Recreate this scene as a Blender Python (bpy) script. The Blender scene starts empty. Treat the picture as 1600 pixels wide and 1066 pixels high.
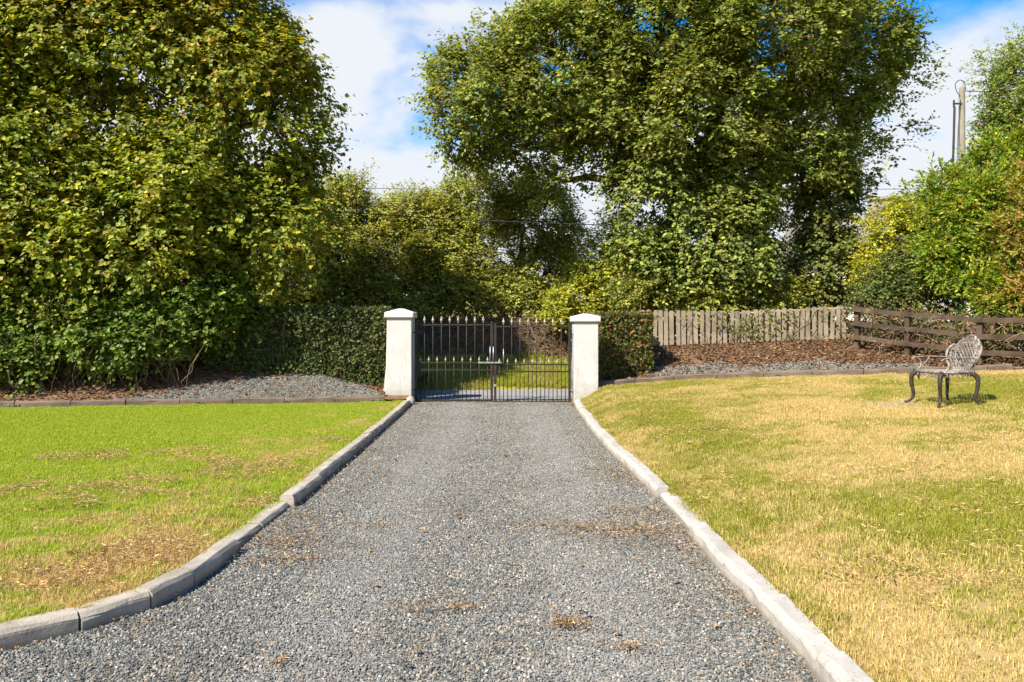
import bpy, math
import numpy as np
from mathutils import Vector, Matrix

SC = bpy.context.scene
COL = SC.collection
RAD = math.radians

# ------------------------------------------------------------------ camera
cam_d = bpy.data.cameras.new("camera")
cam = bpy.data.objects.new("camera", cam_d)
COL.objects.link(cam)
cam.location = (0, 0, 1.5)
cam.rotation_euler = (RAD(90), 0, 0)
cam_d.sensor_width = 36.0
cam_d.lens = 26.0
cam_d.shift_y = -21 / 1600
cam_d.clip_start = 0.05
cam_d.clip_end = 3000
SC.camera = cam

# ------------------------------------------------------------------ sun and sky
SUN_EL, SUN_AZ = 45.0, 44.0           # elevation; degrees that the light travels away from the camera
_e, _a = RAD(SUN_EL), RAD(SUN_AZ)
TO_SUN = Vector((-math.cos(_e) * math.cos(_a), -math.cos(_e) * math.sin(_a), math.sin(_e)))
sun_d = bpy.data.lights.new("sun", 'SUN')
sun_d.energy = 4.6
sun_d.angle = RAD(0.55)
sun_d.color = (1.0, 0.91, 0.77)
sun = bpy.data.objects.new("sun", sun_d)
sun.rotation_euler = (-TO_SUN).to_track_quat('-Z', 'Y').to_euler()
sun.location = (-20, -6, 25)
COL.objects.link(sun)

world = bpy.data.worlds.new("World")
SC.world = world
world.use_nodes = True
wn = world.node_tree
wn.nodes.clear()
def W(t, **kw):
    n = wn.nodes.new(t)
    for k, v in kw.items():
        setattr(n, k, v)
    return n
sky = W('ShaderNodeTexSky', sky_type='NISHITA', sun_disc=False)
sky.sun_elevation = RAD(SUN_EL)
sky.sun_rotation = math.atan2(TO_SUN.x, TO_SUN.y)
sky.air_density = 1.0
sky.dust_density = 0.4
sky.ozone_density = 2.5
tc = W('ShaderNodeTexCoord')
sep = W('ShaderNodeSeparateXYZ')
wn.links.new(tc.outputs['Generated'], sep.inputs[0])
def wmath(op, a, b=None, clamp=False):
    n = W('ShaderNodeMath', operation=op, use_clamp=clamp)
    for i, v in enumerate((a, b)):
        if v is None:
            continue
        if isinstance(v, (int, float)):
            n.inputs[i].default_value = v
        else:
            wn.links.new(v, n.inputs[i])
    return n.outputs[0]
zc = wmath('MAXIMUM', sep.outputs[2], 0.0)
den = wmath('ADD', zc, 0.22)
cx = wmath('DIVIDE', sep.outputs[0], den)
cy = wmath('DIVIDE', sep.outputs[1], den)
cmb = W('ShaderNodeCombineXYZ')
wn.links.new(cx, cmb.inputs[0]); wn.links.new(cy, cmb.inputs[1])
cmap = W('ShaderNodeMapping')
cmap.inputs['Location'].default_value = (12.33, 13.434, 0.0)
wn.links.new(cmb.outputs[0], cmap.inputs[0])
cn = W('ShaderNodeTexNoise')
cn.inputs['Scale'].default_value = 1.35
cn.inputs['Detail'].default_value = 9
cn.inputs['Roughness'].default_value = 0.52
cn.inputs['Distortion'].default_value = 0.25
wn.links.new(cmap.outputs[0], cn.inputs['Vector'])
low = wmath('MULTIPLY', wmath('SUBTRACT', 0.42, zc), 0.75)       # more cloud towards the horizon
cv = wmath('ADD', cn.outputs[0], low)
cr = W('ShaderNodeMapRange', interpolation_type='SMOOTHSTEP')
cr.inputs['From Min'].default_value = 0.47
cr.inputs['From Max'].default_value = 0.62
wn.links.new(cv, cr.inputs[0])
hs = W('ShaderNodeHueSaturation')
hs.inputs['Saturation'].default_value = 1.5
hs.inputs['Value'].default_value = 0.66
wn.links.new(sky.outputs[0], hs.inputs['Color'])
mixc = W('ShaderNodeMix', data_type='RGBA')
mixc.inputs[7].default_value = (2.25, 2.36, 2.52, 1)
wn.links.new(cr.outputs[0], mixc.inputs[0])
wn.links.new(hs.outputs[0], mixc.inputs[6])
bg = W('ShaderNodeBackground')
bg.inputs['Strength'].default_value = 0.15
wn.links.new(mixc.outputs[2], bg.inputs[0])
wo = W('ShaderNodeOutputWorld')
wn.links.new(bg.outputs[0], wo.inputs[0])

SC.view_settings.view_transform = 'Standard'
SC.view_settings.look = 'None'
SC.view_settings.exposure = 1.36
SC.view_settings.gamma = 1.0
SC.cycles.max_bounces = 6
SC.cycles.transmission_bounces = 4
SC.cycles.diffuse_bounces = 4
SC.cycles.glossy_bounces = 2
SC.cycles.caustics_reflective = False
SC.cycles.caustics_refractive = False
SC.cycles.use_denoising = True

# ------------------------------------------------------------------ helpers
def rng_(seed):
    return np.random.default_rng(seed)

def nrm(v):
    return v / (np.linalg.norm(v, axis=-1, keepdims=True) + 1e-9)

def sstep(x):
    x = np.clip(x, 0, 1)
    return x * x * (3 - 2 * x)

def vnoise(x, y, seed=0):
    """smooth 2-D value noise, 0..1"""
    x = np.asarray(x, float); y = np.asarray(y, float)
    xi = np.floor(x).astype(np.int64); yi = np.floor(y).astype(np.int64)
    fx = x - xi; fy = y - yi
    fx = fx * fx * (3 - 2 * fx); fy = fy * fy * (3 - 2 * fy)
    def h(a, b):
        n = (a * 374761393 + b * 668265263 + seed * 1442695041) & 0x7fffffff
        n = ((n ^ (n >> 13)) * 1274126177) & 0x7fffffff
        return ((n ^ (n >> 16)) & 0xffff) / 65535.0
    return (h(xi, yi) * (1 - fx) + h(xi + 1, yi) * fx) * (1 - fy) + (h(xi, yi + 1) * (1 - fx) + h(xi + 1, yi + 1) * fx) * fy

def fbm(x, y, seed=0, oct=4):
    s = 0; a = 0.5; t = 0
    for i in range(oct):
        s = s + a * vnoise(np.asarray(x) * 2 ** i, np.asarray(y) * 2 ** i, seed + i); t += a; a *= 0.5
    return s / t

def mesh_np(name, verts, faces, smooth=False, cols=None):
    """verts (N,3); faces: (M,k) array or list of such arrays"""
    if not isinstance(faces, list):
        faces = [faces]
    me = bpy.data.meshes.new(name)
    verts = np.asarray(verts, np.float32)
    me.vertices.add(len(verts))
    me.vertices.foreach_set('co', verts.ravel())
    nl = sum(f.size for f in faces)
    loops = np.concatenate([np.asarray(f, np.int32).ravel() for f in faces])
    tot = np.concatenate([np.full(len(f), f.shape[1], np.int32) for f in faces])
    start = np.concatenate([[0], np.cumsum(tot)[:-1]]).astype(np.int32)
    me.loops.add(nl)
    me.loops.foreach_set('vertex_index', loops)
    me.polygons.add(len(tot))
    me.polygons.foreach_set('loop_start', start)
    me.polygons.foreach_set('loop_total', tot)
    me.polygons.foreach_set('use_smooth', np.full(len(tot), smooth, bool))
    if cols is not None:
        at = me.color_attributes.new('Col', 'FLOAT_COLOR', 'POINT')
        c = np.ones((len(verts), 4), np.float32); c[:, :3] = cols
        at.data.foreach_set('color', c.ravel())
    me.update(calc_edges=True)
    me.validate()
    return me

class MB:
    """collects shapes into one mesh"""
    def __init__(s):
        s.v = []; s.f = []; s.n = 0
    def add(s, v, f):
        v = np.asarray(v, float)
        s.v.append(v)
        for k in f:
            s.f.append([i + s.n for i in k])
        s.n += len(v)
    def box(s, lo, hi, M=None):
        x0, y0, z0 = lo; x1, y1, z1 = hi
        v = np.array([(x0,y0,z0),(x1,y0,z0),(x1,y1,z0),(x0,y1,z0),(x0,y0,z1),(x1,y0,z1),(x1,y1,z1),(x0,y1,z1)], float)
        if M is not None:
            v = np.array([tuple(M @ Vector(p)) for p in v])
        s.add(v, [(0,3,2,1),(4,5,6,7),(0,1,5,4),(1,2,6,5),(2,3,7,6),(3,0,4,7)])
    def tube(s, pts, rad, sides=6, cap=True, flat=None):
        P = np.asarray(pts, float); n = len(P)
        R = np.broadcast_to(np.asarray(rad, float), (n,))
        T = np.gradient(P, axis=0); T = nrm(T)
        up = np.array([0, 0, 1.0]) if abs(T[0][2]) < 0.9 else np.array([1.0, 0, 0])
        V = []
        a = nrm(np.cross(T[0], up))
        for i in range(n):
            a = nrm(a - T[i] * np.dot(a, T[i])); b = np.cross(T[i], a)
            for k in range(sides):
                t = 2 * math.pi * k / sides
                V.append(P[i] + R[i] * (a * math.cos(t) + b * math.sin(t) * (flat or 1.0)))
        F = []
        for i in range(n - 1):
            for k in range(sides):
                k2 = (k + 1) % sides
                F.append((i*sides+k, i*sides+k2, (i+1)*sides+k2, (i+1)*sides+k))
        if cap:
            F.append(tuple(range(sides))[::-1]); F.append(tuple((n-1)*sides + k for k in range(sides)))
        s.add(V, F)
    def lathe(s, prof, c=(0,0,0), sides=8):
        V = []; F = []
        for r, z in prof:
            for k in range(sides):
                t = 2 * math.pi * (k + 0.5) / sides
                V.append((c[0] + r*math.cos(t), c[1] + r*math.sin(t), c[2] + z))
        for i in range(len(prof)-1):
            for k in range(sides):
                k2 = (k+1) % sides
                F.append((i*sides+k, i*sides+k2, (i+1)*sides+k2, (i+1)*sides+k))
        F.append(tuple(range(sides))[::-1]); F.append(tuple((len(prof)-1)*sides + k for k in range(sides)))
        s.add(V, F)
    def mesh(s, name, smooth=False):
        me = bpy.data.meshes.new(name)
        me.from_pydata([tuple(p) for p in np.concatenate(s.v)], [], s.f)
        if smooth:
            me.polygons.foreach_set('use_smooth', np.ones(len(me.polygons), bool))
        me.update()
        return me
    def build(s, name, mat, parent=None, smooth=False, bevel=0.0):
        return link(name, s.mesh(name, smooth), mat, parent, bevel)

def link(name, me, mat, parent=None, bevel=0.0):
    if mat is not None and not me.materials:
        me.materials.append(mat)
    o = bpy.data.objects.new(name, me)
    COL.objects.link(o)
    if parent is not None:
        o.parent = parent
    if bevel:
        b = o.modifiers.new('bevel', 'BEVEL'); b.width = bevel; b.segments = 2; b.limit_method = 'ANGLE'
    return o

def thing(name, label, cat, loc=(0,0,0), rz=0.0, group=None):
    o = bpy.data.objects.new(name, None)
    COL.objects.link(o)
    o.location = loc; o.rotation_euler = (0, 0, rz)
    o.empty_display_size = 0.2
    o['label'] = label; o['category'] = cat; o['kind'] = 'thing'
    if group: o['group'] = group
    return o

def tag(o, label, cat=None, group=None, kind=None):
    o['label'] = label
    if cat: o['category'] = cat
    if group: o['group'] = group
    if kind: o['kind'] = kind
    return o

# ------------------------------------------------------------------ materials
class NT:
    def __init__(s, name):
        s.m = bpy.data.materials.new(name); s.m.use_nodes = True
        s.t = s.m.node_tree; s.t.nodes.clear()
        s.out = s.n('ShaderNodeOutputMaterial')
    def n(s, t, **kw):
        x = s.t.nodes.new(t)
        for k, v in kw.items(): setattr(x, k, v)
        return x
    def l(s, a, b): s.t.links.new(a, b)
    def val(s, sock, v):
        if isinstance(v, (int, float)): sock.default_value = v
        elif isinstance(v, tuple): sock.default_value = (*v, 1) if len(v) == 3 and len(sock.default_value) == 4 else v
        else: s.l(v, sock)
    def math(s, op, a, b=0.0, clamp=False):
        x = s.n('ShaderNodeMath', operation=op, use_clamp=clamp)
        s.val(x.inputs[0], a); s.val(x.inputs[1], b)
        return x.outputs[0]
    def noise(s, scale, detail=4, rough=0.55, vec=None, dist=0.0):
        x = s.n('ShaderNodeTexNoise')
        x.inputs['Scale'].default_value = scale; x.inputs['Detail'].default_value = detail
        x.inputs['Roughness'].default_value = rough; x.inputs['Distortion'].default_value = dist
        s.l(vec if vec is not None else s.pos(), x.inputs['Vector'])
        return x.outputs[0]
    def pos(s):
        if not hasattr(s, '_p'): s._p = s.n('ShaderNodeNewGeometry').outputs['Position']
        return s._p
    def obj(s):
        if not hasattr(s, '_o'): s._o = s.n('ShaderNodeTexCoord').outputs['Object']
        return s._o
    def ramp(s, fac, a, b):
        x = s.n('ShaderNodeMapRange', interpolation_type='SMOOTHSTEP')
        x.inputs['From Min'].default_value = a; x.inputs['From Max'].default_value = b
        s.l(fac, x.inputs[0])
        return x.outputs[0]
    def mix(s, fac, a, b, mode='MIX'):
        x = s.n('ShaderNodeMix', data_type='RGBA', blend_type=mode)
        s.val(x.inputs[0], fac); s.val(x.inputs[6], a); s.val(x.inputs[7], b)
        return x.outputs[2]
    def bump(s, h, strength=0.3, dist=0.01):
        x = s.n('ShaderNodeBump'); x.inputs['Strength'].default_value = strength; x.inputs['Distance'].default_value = dist
        s.l(h, x.inputs['Height']); return x.outputs[0]
    def bsdf(s, col, rough=0.8, spec=0.3, metal=0.0, normal=None):
        x = s.n('ShaderNodeBsdfPrincipled')
        s.val(x.inputs['Base Color'], col); s.val(x.inputs['Roughness'], rough)
        x.inputs['Specular IOR Level'].default_value = spec; s.val(x.inputs['Metallic'], metal)
        if normal is not None: s.l(normal, x.inputs['Normal'])
        return x
    def done(s, sh):
        s.l(sh.outputs[0] if hasattr(sh, 'outputs') else sh, s.out.inputs[0]); return s.m

def mat_simple(name, a, b, scale=8.0, rough=0.8, spec=0.3, bump=0.2, bdist=0.005, metal=0.0, stain=None, stain_amt=0.5):
    t = NT(name)
    c = t.mix(t.ramp(t.noise(scale, 6, 0.6), 0.3, 0.7), a, b)
    if stain:
        c = t.mix(t.math('MULTIPLY', t.ramp(t.noise(scale * 0.35, 5, 0.65), 0.5, 0.72), stain_amt), c, stain)
    return t.done(t.bsdf(c, rough, spec, metal, t.bump(t.noise(scale * 6, 5, 0.65), bump, bdist)))

def mat_leaf(name, trans=0.45, rough=0.5, spec=0.35, tint=(1.25, 1.2, 0.55)):
    t = NT(name)
    at = t.n('ShaderNodeAttribute', attribute_name='Col')
    p = t.bsdf(at.outputs['Color'], rough, spec)
    tr = t.n('ShaderNodeBsdfTranslucent')
    t.l(t.mix(1.0, at.outputs['Color'], tint, 'MULTIPLY'), tr.inputs[0])
    mx = t.n('ShaderNodeMixShader'); mx.inputs[0].default_value = trans
    t.l(p.outputs[0], mx.inputs[1]); t.l(tr.outputs[0], mx.inputs[2])
    return t.done(mx)

def mat_col(name, rough=0.85, spec=0.25, bump=0.0):
    t = NT(name)
    at = t.n('ShaderNodeAttribute', attribute_name='Col')
    return t.done(t.bsdf(at.outputs['Color'], rough, spec))

M_LEAF = mat_leaf('leaf_green')
M_LEAF_GLOSSY = mat_leaf('leaf_glossy', 0.38, 0.52, 0.3)
M_DRY = mat_leaf('leaf_dry', 0.15, 0.75, 0.15, (1.1, 0.95, 0.7))
def mat_stone():
    t = NT('gravel_stone')
    at = t.n('ShaderNodeAttribute', attribute_name='Col')
    sp = t.n('ShaderNodeSeparateXYZ'); t.l(t.pos(), sp.inputs[0])
    # stones pressed and dusted along the two wheel tracks, damp darker patches elsewhere
    w = t.math('ADD', sp.outputs[0], t.math('MULTIPLY', t.math('SUBTRACT', t.noise(0.5, 2), 0.5), 0.5))
    d1 = t.math('SUBTRACT', 1.0, t.ramp(t.math('ABSOLUTE', t.math('ADD', w, 0.95)), 0.1, 0.45))
    d2 = t.math('SUBTRACT', 1.0, t.ramp(t.math('ABSOLUTE', t.math('SUBTRACT', w, 0.45)), 0.1, 0.45))
    c = t.mix(t.math('MULTIPLY', t.math('ADD', d1, d2), 0.32), at.outputs['Color'], (0.24, 0.235, 0.22))
    c = t.mix(t.math('MULTIPLY', t.ramp(t.noise(1.1, 5, 0.65), 0.45, 0.7), 0.40), c, t.mix(1.0, c, (0.62, 0.58, 0.50), 'MULTIPLY'))
    c = t.mix(t.math('MULTIPLY', t.ramp(t.noise(2.3, 5, 0.7), 0.58, 0.74), 0.35), c, (0.23, 0.18, 0.115))
    return t.done(t.bsdf(c, 0.8, 0.3))
M_STONE = mat_stone()
M_BARK = mat_simple('bark', (0.09, 0.07, 0.05), (0.17, 0.135, 0.10), 6, 0.9, 0.2, 0.8, 0.02, stain=(0.07, 0.085, 0.04))
M_TWIG = mat_simple('twig', (0.13, 0.085, 0.05), (0.24, 0.17, 0.11), 5, 0.9, 0.2, 0.2)
M_DEADTWIG = mat_simple('dead_twig', (0.22, 0.14, 0.08), (0.38, 0.27, 0.17), 3, 0.9, 0.2, 0.2)
M_PILLAR = mat_simple('pillar_render', (0.60, 0.575, 0.53), (0.69, 0.67, 0.63), 3.5, 0.85, 0.2, 0.35, 0.006, stain=(0.52, 0.49, 0.42), stain_amt=0.45)
def mat_pillar():
    t = NT('pillar_render_coat')
    sp = t.n('ShaderNodeSeparateXYZ'); t.l(t.pos(), sp.inputs[0])
    st = t.n('ShaderNodeCombineXYZ'); t.l(sp.outputs[0], st.inputs[0]); t.l(sp.outputs[1], st.inputs[1]); t.l(t.math('MULTIPLY', sp.outputs[2], 0.12), st.inputs[2])
    c = t.mix(t.ramp(t.noise(3.5, 6, 0.65), 0.3, 0.7), (0.43, 0.42, 0.395), (0.50, 0.495, 0.475))
    c = t.mix(t.math('MULTIPLY', t.ramp(t.noise(16, 4, 0.6, st.outputs[0]), 0.52, 0.75), 0.4), c, (0.30, 0.285, 0.25))
    base = t.math('SUBTRACT', 1.0, t.ramp(t.math('ADD', sp.outputs[2], t.math('MULTIPLY', t.noise(7, 5, 0.7), 0.5)), 0.28, 0.75))
    c = t.mix(t.math('MULTIPLY', base, 0.6), c, (0.27, 0.245, 0.20))
    h = t.math('ADD', t.noise(45, 5, 0.65), t.math('MULTIPLY', t.noise(8, 4, 0.6), 0.8))
    return t.done(t.bsdf(c, 0.9, 0.2, 0, t.bump(h, 0.5, 0.008)))
M_PILLAR = mat_pillar()
M_CAP = mat_simple('pillar_cap', (0.42, 0.415, 0.41), (0.52, 0.515, 0.51), 5, 0.85, 0.2, 0.35, 0.006, stain=(0.42, 0.40, 0.36), stain_amt=0.6)
M_IRON = mat_simple('iron', (0.012, 0.011, 0.010), (0.028, 0.021, 0.017), 9, 0.55, 0.35, 0.25, 0.002, stain=(0.075, 0.038, 0.022), stain_amt=0.5)
M_FINIAL = mat_simple('finial', (0.22, 0.19, 0.13), (0.36, 0.325, 0.25), 14, 0.6, 0.4, 0.2, 0.002, stain=(0.18, 0.12, 0.06), stain_amt=0.5)
M_GALV = mat_simple('galvanised', (0.25, 0.27, 0.30), (0.42, 0.44, 0.46), 12, 0.45, 0.5, 0.1, 0.001, metal=0.6)
M_KERB_R = mat_simple('kerb_concrete_pale', (0.34, 0.31, 0.275), (0.44, 0.41, 0.375), 4.5, 0.9, 0.2, 0.7, 0.006, stain=(0.21, 0.175, 0.135), stain_amt=0.55)
M_KERB_L = mat_simple('kerb_concrete_grey', (0.25, 0.215, 0.175), (0.38, 0.335, 0.275), 3.0, 0.9, 0.2, 0.45, 0.004, stain=(0.21, 0.185, 0.15), stain_amt=0.6)
M_KERB_BED = mat_simple('kerb_weathered_shade', (0.085, 0.06, 0.043), (0.15, 0.115, 0.088), 2.2, 0.9, 0.2, 0.45, 0.004, stain=(0.065, 0.06, 0.04), stain_amt=0.6)  # weathered brown, made darker still to stand in for tree shade
def mat_kerb(name, a, b, dirt):
    t = NT(name)
    sp = t.n('ShaderNodeSeparateXYZ'); t.l(t.pos(), sp.inputs[0])
    c = t.mix(t.ramp(t.noise(5, 6, 0.65), 0.3, 0.7), a, b)
    c = t.mix(t.math('MULTIPLY', t.ramp(t.noise(1.7, 5, 0.65), 0.5, 0.7), 0.5), c, dirt)
    c = t.mix(t.math('MULTIPLY', t.ramp(t.noise(30, 3, 0.6), 0.62, 0.7), 0.45), c, (0.16, 0.15, 0.10))
    low = t.math('SUBTRACT', 1.0, t.ramp(t.math('ADD', sp.outputs[2], t.math('MULTIPLY', t.noise(9, 5, 0.7), 0.05)), 0.03, 0.075))
    c = t.mix(t.math('MULTIPLY', low, 0.7), c, (0.15, 0.125, 0.09))
    h = t.math('ADD', t.noise(70, 4, 0.7), t.noise(14, 4, 0.6))
    return t.done(t.bsdf(c, 0.9, 0.2, 0, t.bump(h, 0.7, 0.006)))
M_KERB_R = mat_kerb('kerb_pale_concrete', (0.31, 0.285, 0.255), (0.41, 0.385, 0.35), (0.21, 0.18, 0.14))
M_KERB_L = mat_kerb('kerb_grey_concrete', (0.25, 0.22, 0.18), (0.38, 0.34, 0.28), (0.19, 0.165, 0.125))
M_PICKET = mat_simple('weathered_picket', (0.19, 0.155, 0.105), (0.30, 0.25, 0.18), 4, 0.85, 0.2, 0.4, 0.004, stain=(0.20, 0.19, 0.12), stain_amt=0.6)
M_RAIL = mat_simple('dark_timber', (0.035, 0.024, 0.016), (0.085, 0.058, 0.038), 3.5, 0.85, 0.25, 0.6, 0.006, stain=(0.26, 0.20, 0.13), stain_amt=0.8)
M_CHAIR = mat_simple('cast_metal', (0.10, 0.082, 0.068), (0.24, 0.215, 0.19), 16, 0.5, 0.4, 0.3, 0.002, metal=0.1, stain=(0.40, 0.38, 0.355), stain_amt=0.75)
M_CHAIR_LEG = mat_simple('cast_metal_dark', (0.016, 0.013, 0.010), (0.042, 0.034, 0.028), 16, 0.55, 0.3, 0.3, 0.002, stain=(0.12, 0.105, 0.09), stain_amt=0.3)
M_POLE = mat_simple('pole_timber', (0.19, 0.17, 0.135), (0.28, 0.255, 0.21), 3, 0.9, 0.2, 0.4)
M_CABLE = mat_simple('cable', (0.02, 0.02, 0.02), (0.035, 0.035, 0.035), 3, 0.6, 0.3, 0.0)
M_ROAD = mat_simple('tarmac', (0.17, 0.17, 0.175), (0.24, 0.24, 0.24), 9, 0.9, 0.2, 0.4, 0.004, stain=(0.28, 0.27, 0.25))
M_HOUSE = mat_simple('house_wall', (0.50, 0.48, 0.44), (0.58, 0.56, 0.52), 2, 0.9, 0.2, 0.2)
M_SLATE = mat_simple('roof_slate', (0.17, 0.155, 0.14), (0.27, 0.25, 0.225), 2, 0.8, 0.3, 0.3)
M_BRICK = mat_simple('chimney_stone', (0.22, 0.20, 0.17), (0.33, 0.30, 0.27), 5, 0.9, 0.2, 0.4, 0.02)
M_SLAB = mat_simple('paving_slab', (0.17, 0.155, 0.135), (0.24, 0.22, 0.195), 5, 0.9, 0.2, 0.3)
M_GLASS = mat_simple('window_glass', (0.03, 0.035, 0.04), (0.05, 0.055, 0.06), 2, 0.1, 0.6, 0.0)

def mat_drive():
    t = NT('drive_gravel_base')
    v = t.n('ShaderNodeTexVoronoi'); v.inputs['Scale'].default_value = 85
    t.l(t.pos(), v.inputs['Vector'])
    hs = t.n('ShaderNodeSeparateColor'); t.l(v.outputs['Color'], hs.inputs[0])
    c = t.mix(hs.outputs[0], (0.10, 0.105, 0.11), (0.27, 0.27, 0.26))
    d = t.ramp(t.noise(1.6, 5, 0.6), 0.56, 0.72)
    c = t.mix(t.math('MULTIPLY', d, 0.5), c, (0.24, 0.18, 0.11))
    return t.done(t.bsdf(c, 0.9, 0.2, 0, t.bump(v.outputs['Distance'], 0.8, 0.01)))
M_DRIVE = mat_drive()

def mat_grass(name, kind, blade):
    """lawn colour by place: living green and sun-dried straw, in patches that belong to the turf"""
    t = NT(name)
    sp = t.n('ShaderNodeSeparateXYZ'); t.l(t.pos(), sp.inputs[0])
    fl = t.n('ShaderNodeCombineXYZ'); t.l(sp.outputs[0], fl.inputs[0]); t.l(sp.outputs[1], fl.inputs[1])
    n1 = t.noise(0.75, 5, 0.62, fl.outputs[0], 0.4)
    n2 = t.noise(3.2, 4, 0.6, fl.outputs[0])
    n3 = t.noise(0.33, 3, 0.5, fl.outputs[0])
    n4 = t.noise(9.0, 4, 0.65, fl.outputs[0])
    f = t.math('ADD', t.math('ADD', t.math('MULTIPLY', n1, 0.5), t.math('MULTIPLY', n2, 0.32)), t.math('MULTIPLY', n4, 0.18))
    if kind == 'left':
        edge = t.ramp(sp.outputs[0], -5.6, -2.2)
        far = t.math('MULTIPLY', t.ramp(sp.outputs[1], 5.5, 11.5), 0.6)
        f = t.math('ADD', f, t.math('MULTIPLY', t.math('SUBTRACT', edge, far), 0.09))
        f = t.math('ADD', f, t.math('MULTIPLY', t.math('SUBTRACT', 1.0, t.ramp(sp.outputs[1], 3.5, 6.2)), 0.04))
        dry = t.ramp(f, 0.52, 0.68)
        g1, g2, s1, s2 = (0.225, 0.34, 0.015), (0.40, 0.47, 0.025), (0.64, 0.48, 0.18), (0.52, 0.36, 0.15)
    elif kind == 'right':
        f = t.math('ADD', f, t.math('MULTIPLY', t.math('SUBTRACT', n3, 0.5), 0.5))
        dry = t.ramp(f, 0.405, 0.585)
        g1, g2, s1, s2 = (0.19, 0.225, 0.018), (0.38, 0.36, 0.04), (0.72, 0.575, 0.25), (0.52, 0.37, 0.14)
    else:
        dry = t.ramp(f, 0.46, 0.68)
        g1, g2, s1, s2 = (0.24, 0.31, 0.02), (0.42, 0.42, 0.04), (0.52, 0.41, 0.14), (0.34, 0.22, 0.10)
    if blade:
        at = t.n('ShaderNodeAttribute', attribute_name='Col')
        r = t.n('ShaderNodeSeparateColor'); t.l(at.outputs['Color'], r.inputs[0])
        dry = t.ramp(t.math('ADD', dry, t.math('MULTIPLY', t.math('SUBTRACT', r.outputs[0], 0.5), 1.15)), 0.25, 0.75)
        g = t.mix(r.outputs[1], g1, g2)
        s = t.mix(r.outputs[2], s1, s2)
        c = t.mix(dry, g, s)
        p = t.bsdf(c, 0.6, 0.25)
        tr = t.n('ShaderNodeBsdfTranslucent'); t.l(c, tr.inputs[0])
        mx = t.n('ShaderNodeMixShader'); mx.inputs[0].default_value = 0.42
        t.l(p.outputs[0], mx.inputs[1]); t.l(tr.outputs[0], mx.inputs[2])
        return t.done(mx)
    g = t.mix(t.noise(30, 3, 0.6), g1, g2)
    s = t.mix(t.noise(26, 3, 0.6), s1, s2)
    c = t.mix(0.6, t.mix(dry, g, s), (0.13, 0.09, 0.045))
    return t.done(t.bsdf(c, 0.9, 0.15, 0, t.bump(t.noise(60, 4, 0.7), 0.7, 0.02)))

M_SOIL = mat_simple('soil_litter', (0.10, 0.06, 0.038), (0.20, 0.125, 0.075), 14, 0.95, 0.1, 0.8, 0.02, stain=(0.27, 0.155, 0.08), stain_amt=0.7)
M_BANK = mat_simple('earth_bank', (0.085, 0.055, 0.035), (0.16, 0.105, 0.065), 5, 0.95, 0.1, 0.9, 0.04, stain=(0.09, 0.10, 0.035), stain_amt=0.6)

# ------------------------------------------------------------------ lie of the land
YL = [-4, 0.5, 1.7, 2.45, 2.87, 3.63, 3.91, 4.26, 4.93, 6.15, 7.6, 10.5, 13.7, 14.6, 30]
XL = [-14, -6.0, -4.3, -3.4, -2.95, -2.12, -1.906, -1.83, -1.82, -1.82, -1.815, -1.86, -1.93, -1.97, -1.97]
YR = [-4, 3.16, 3.845, 4.446, 6.45, 7.47, 8.34, 10.14, 13.75, 14.45, 30]
XR = [1.29, 1.293, 1.297, 1.275, 1.26, 1.235, 1.176, 1.14, 1.165, 1.22, 1.22]
def left_edge(y): return np.interp(y, YL, XL)
def right_edge(y): return np.interp(y, YR, XR)
def bed_line_left(x): return 14.05 + (np.asarray(x) + 2.35) * 0.155
BRX = [1.2, 1.74, 3.0, 3.9, 5.63, 7.5, 8.6, 9.1, 10.0, 11.5, 20]
BRY = [14.85, 14.9, 15.12, 15.05, 14.5, 13.8, 13.45, 13.35, 12.1, 10.0, 3.0]
def bed_line_right(x): return np.interp(x, BRX, BRY)
def z_left(x, y):
    x = np.asarray(x); y = np.asarray(y)
    dip = sstep((y - 4.7) / .3) * sstep((6.4 - y) / .3) * sstep(1 - (left_edge(y) - .1 - x) / .45)
    edge = sstep(1 - (left_edge(y) - .1 - x) / .25)
    return 0.085 - .05 * dip - .012 * edge + 0.03 * (1 - edge) * (fbm(x * 0.5, y * 0.5, 3) - 0.5)
def z_right(x, y):
    x = np.asarray(x); y = np.asarray(y)
    e = right_edge(y) + 0.1
    k = sstep((x - e) / 0.55)
    dip = sstep((y - 5.1) / .3) * sstep((6.6 - y) / .3) * sstep(1 - (x - e) / .45)
    return 0.09 - .045 * dip + k * (0.035 + 0.06 * np.maximum(x - 1.5, 0) + 0.015 * (y - 3)) + 0.03 * k * (fbm(x * 0.6, y * 0.6, 5) - 0.5)
def z_bed_left(x, y):
    x = np.asarray(x); y = np.asarray(y)
    t = sstep((y - bed_line_left(x) - 0.05) / 2.3)
    k = 0.45 + 0.55 * sstep((-2.6 - x) / 1.5)
    return 0.13 + 0.60 * t * k + 0.07 * t * (fbm(x * 0.9, y * 0.9, 7) - 0.5) + 0.025 * (fbm(x * 4, y * 4, 8) - 0.5)
def z_bed_right(x, y):
    x = np.asarray(x); y = np.asarray(y)
    b = bed_line_right(x)
    z0 = z_right(x, b) + 0.05
    zf = 1.06 + 0.035 * (np.clip(x, 2.5, 12) - 3.0)
    k = 0.25 + 0.75 * sstep((x - 1.9) / 1.1)
    t = sstep((y - b) / np.maximum(17.2 - b, 1.0)) * 0.55 + 0.45 * np.clip((y - b) / np.maximum(17.2 - b, 1.0), 0, 1.3)
    return z0 + (zf - z0) * t * k + 0.05 * (fbm(x * 1.1, y * 1.1, 9) - 0.5) + 0.02 * (fbm(x * 5, y * 5, 10) - 0.5)

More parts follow.
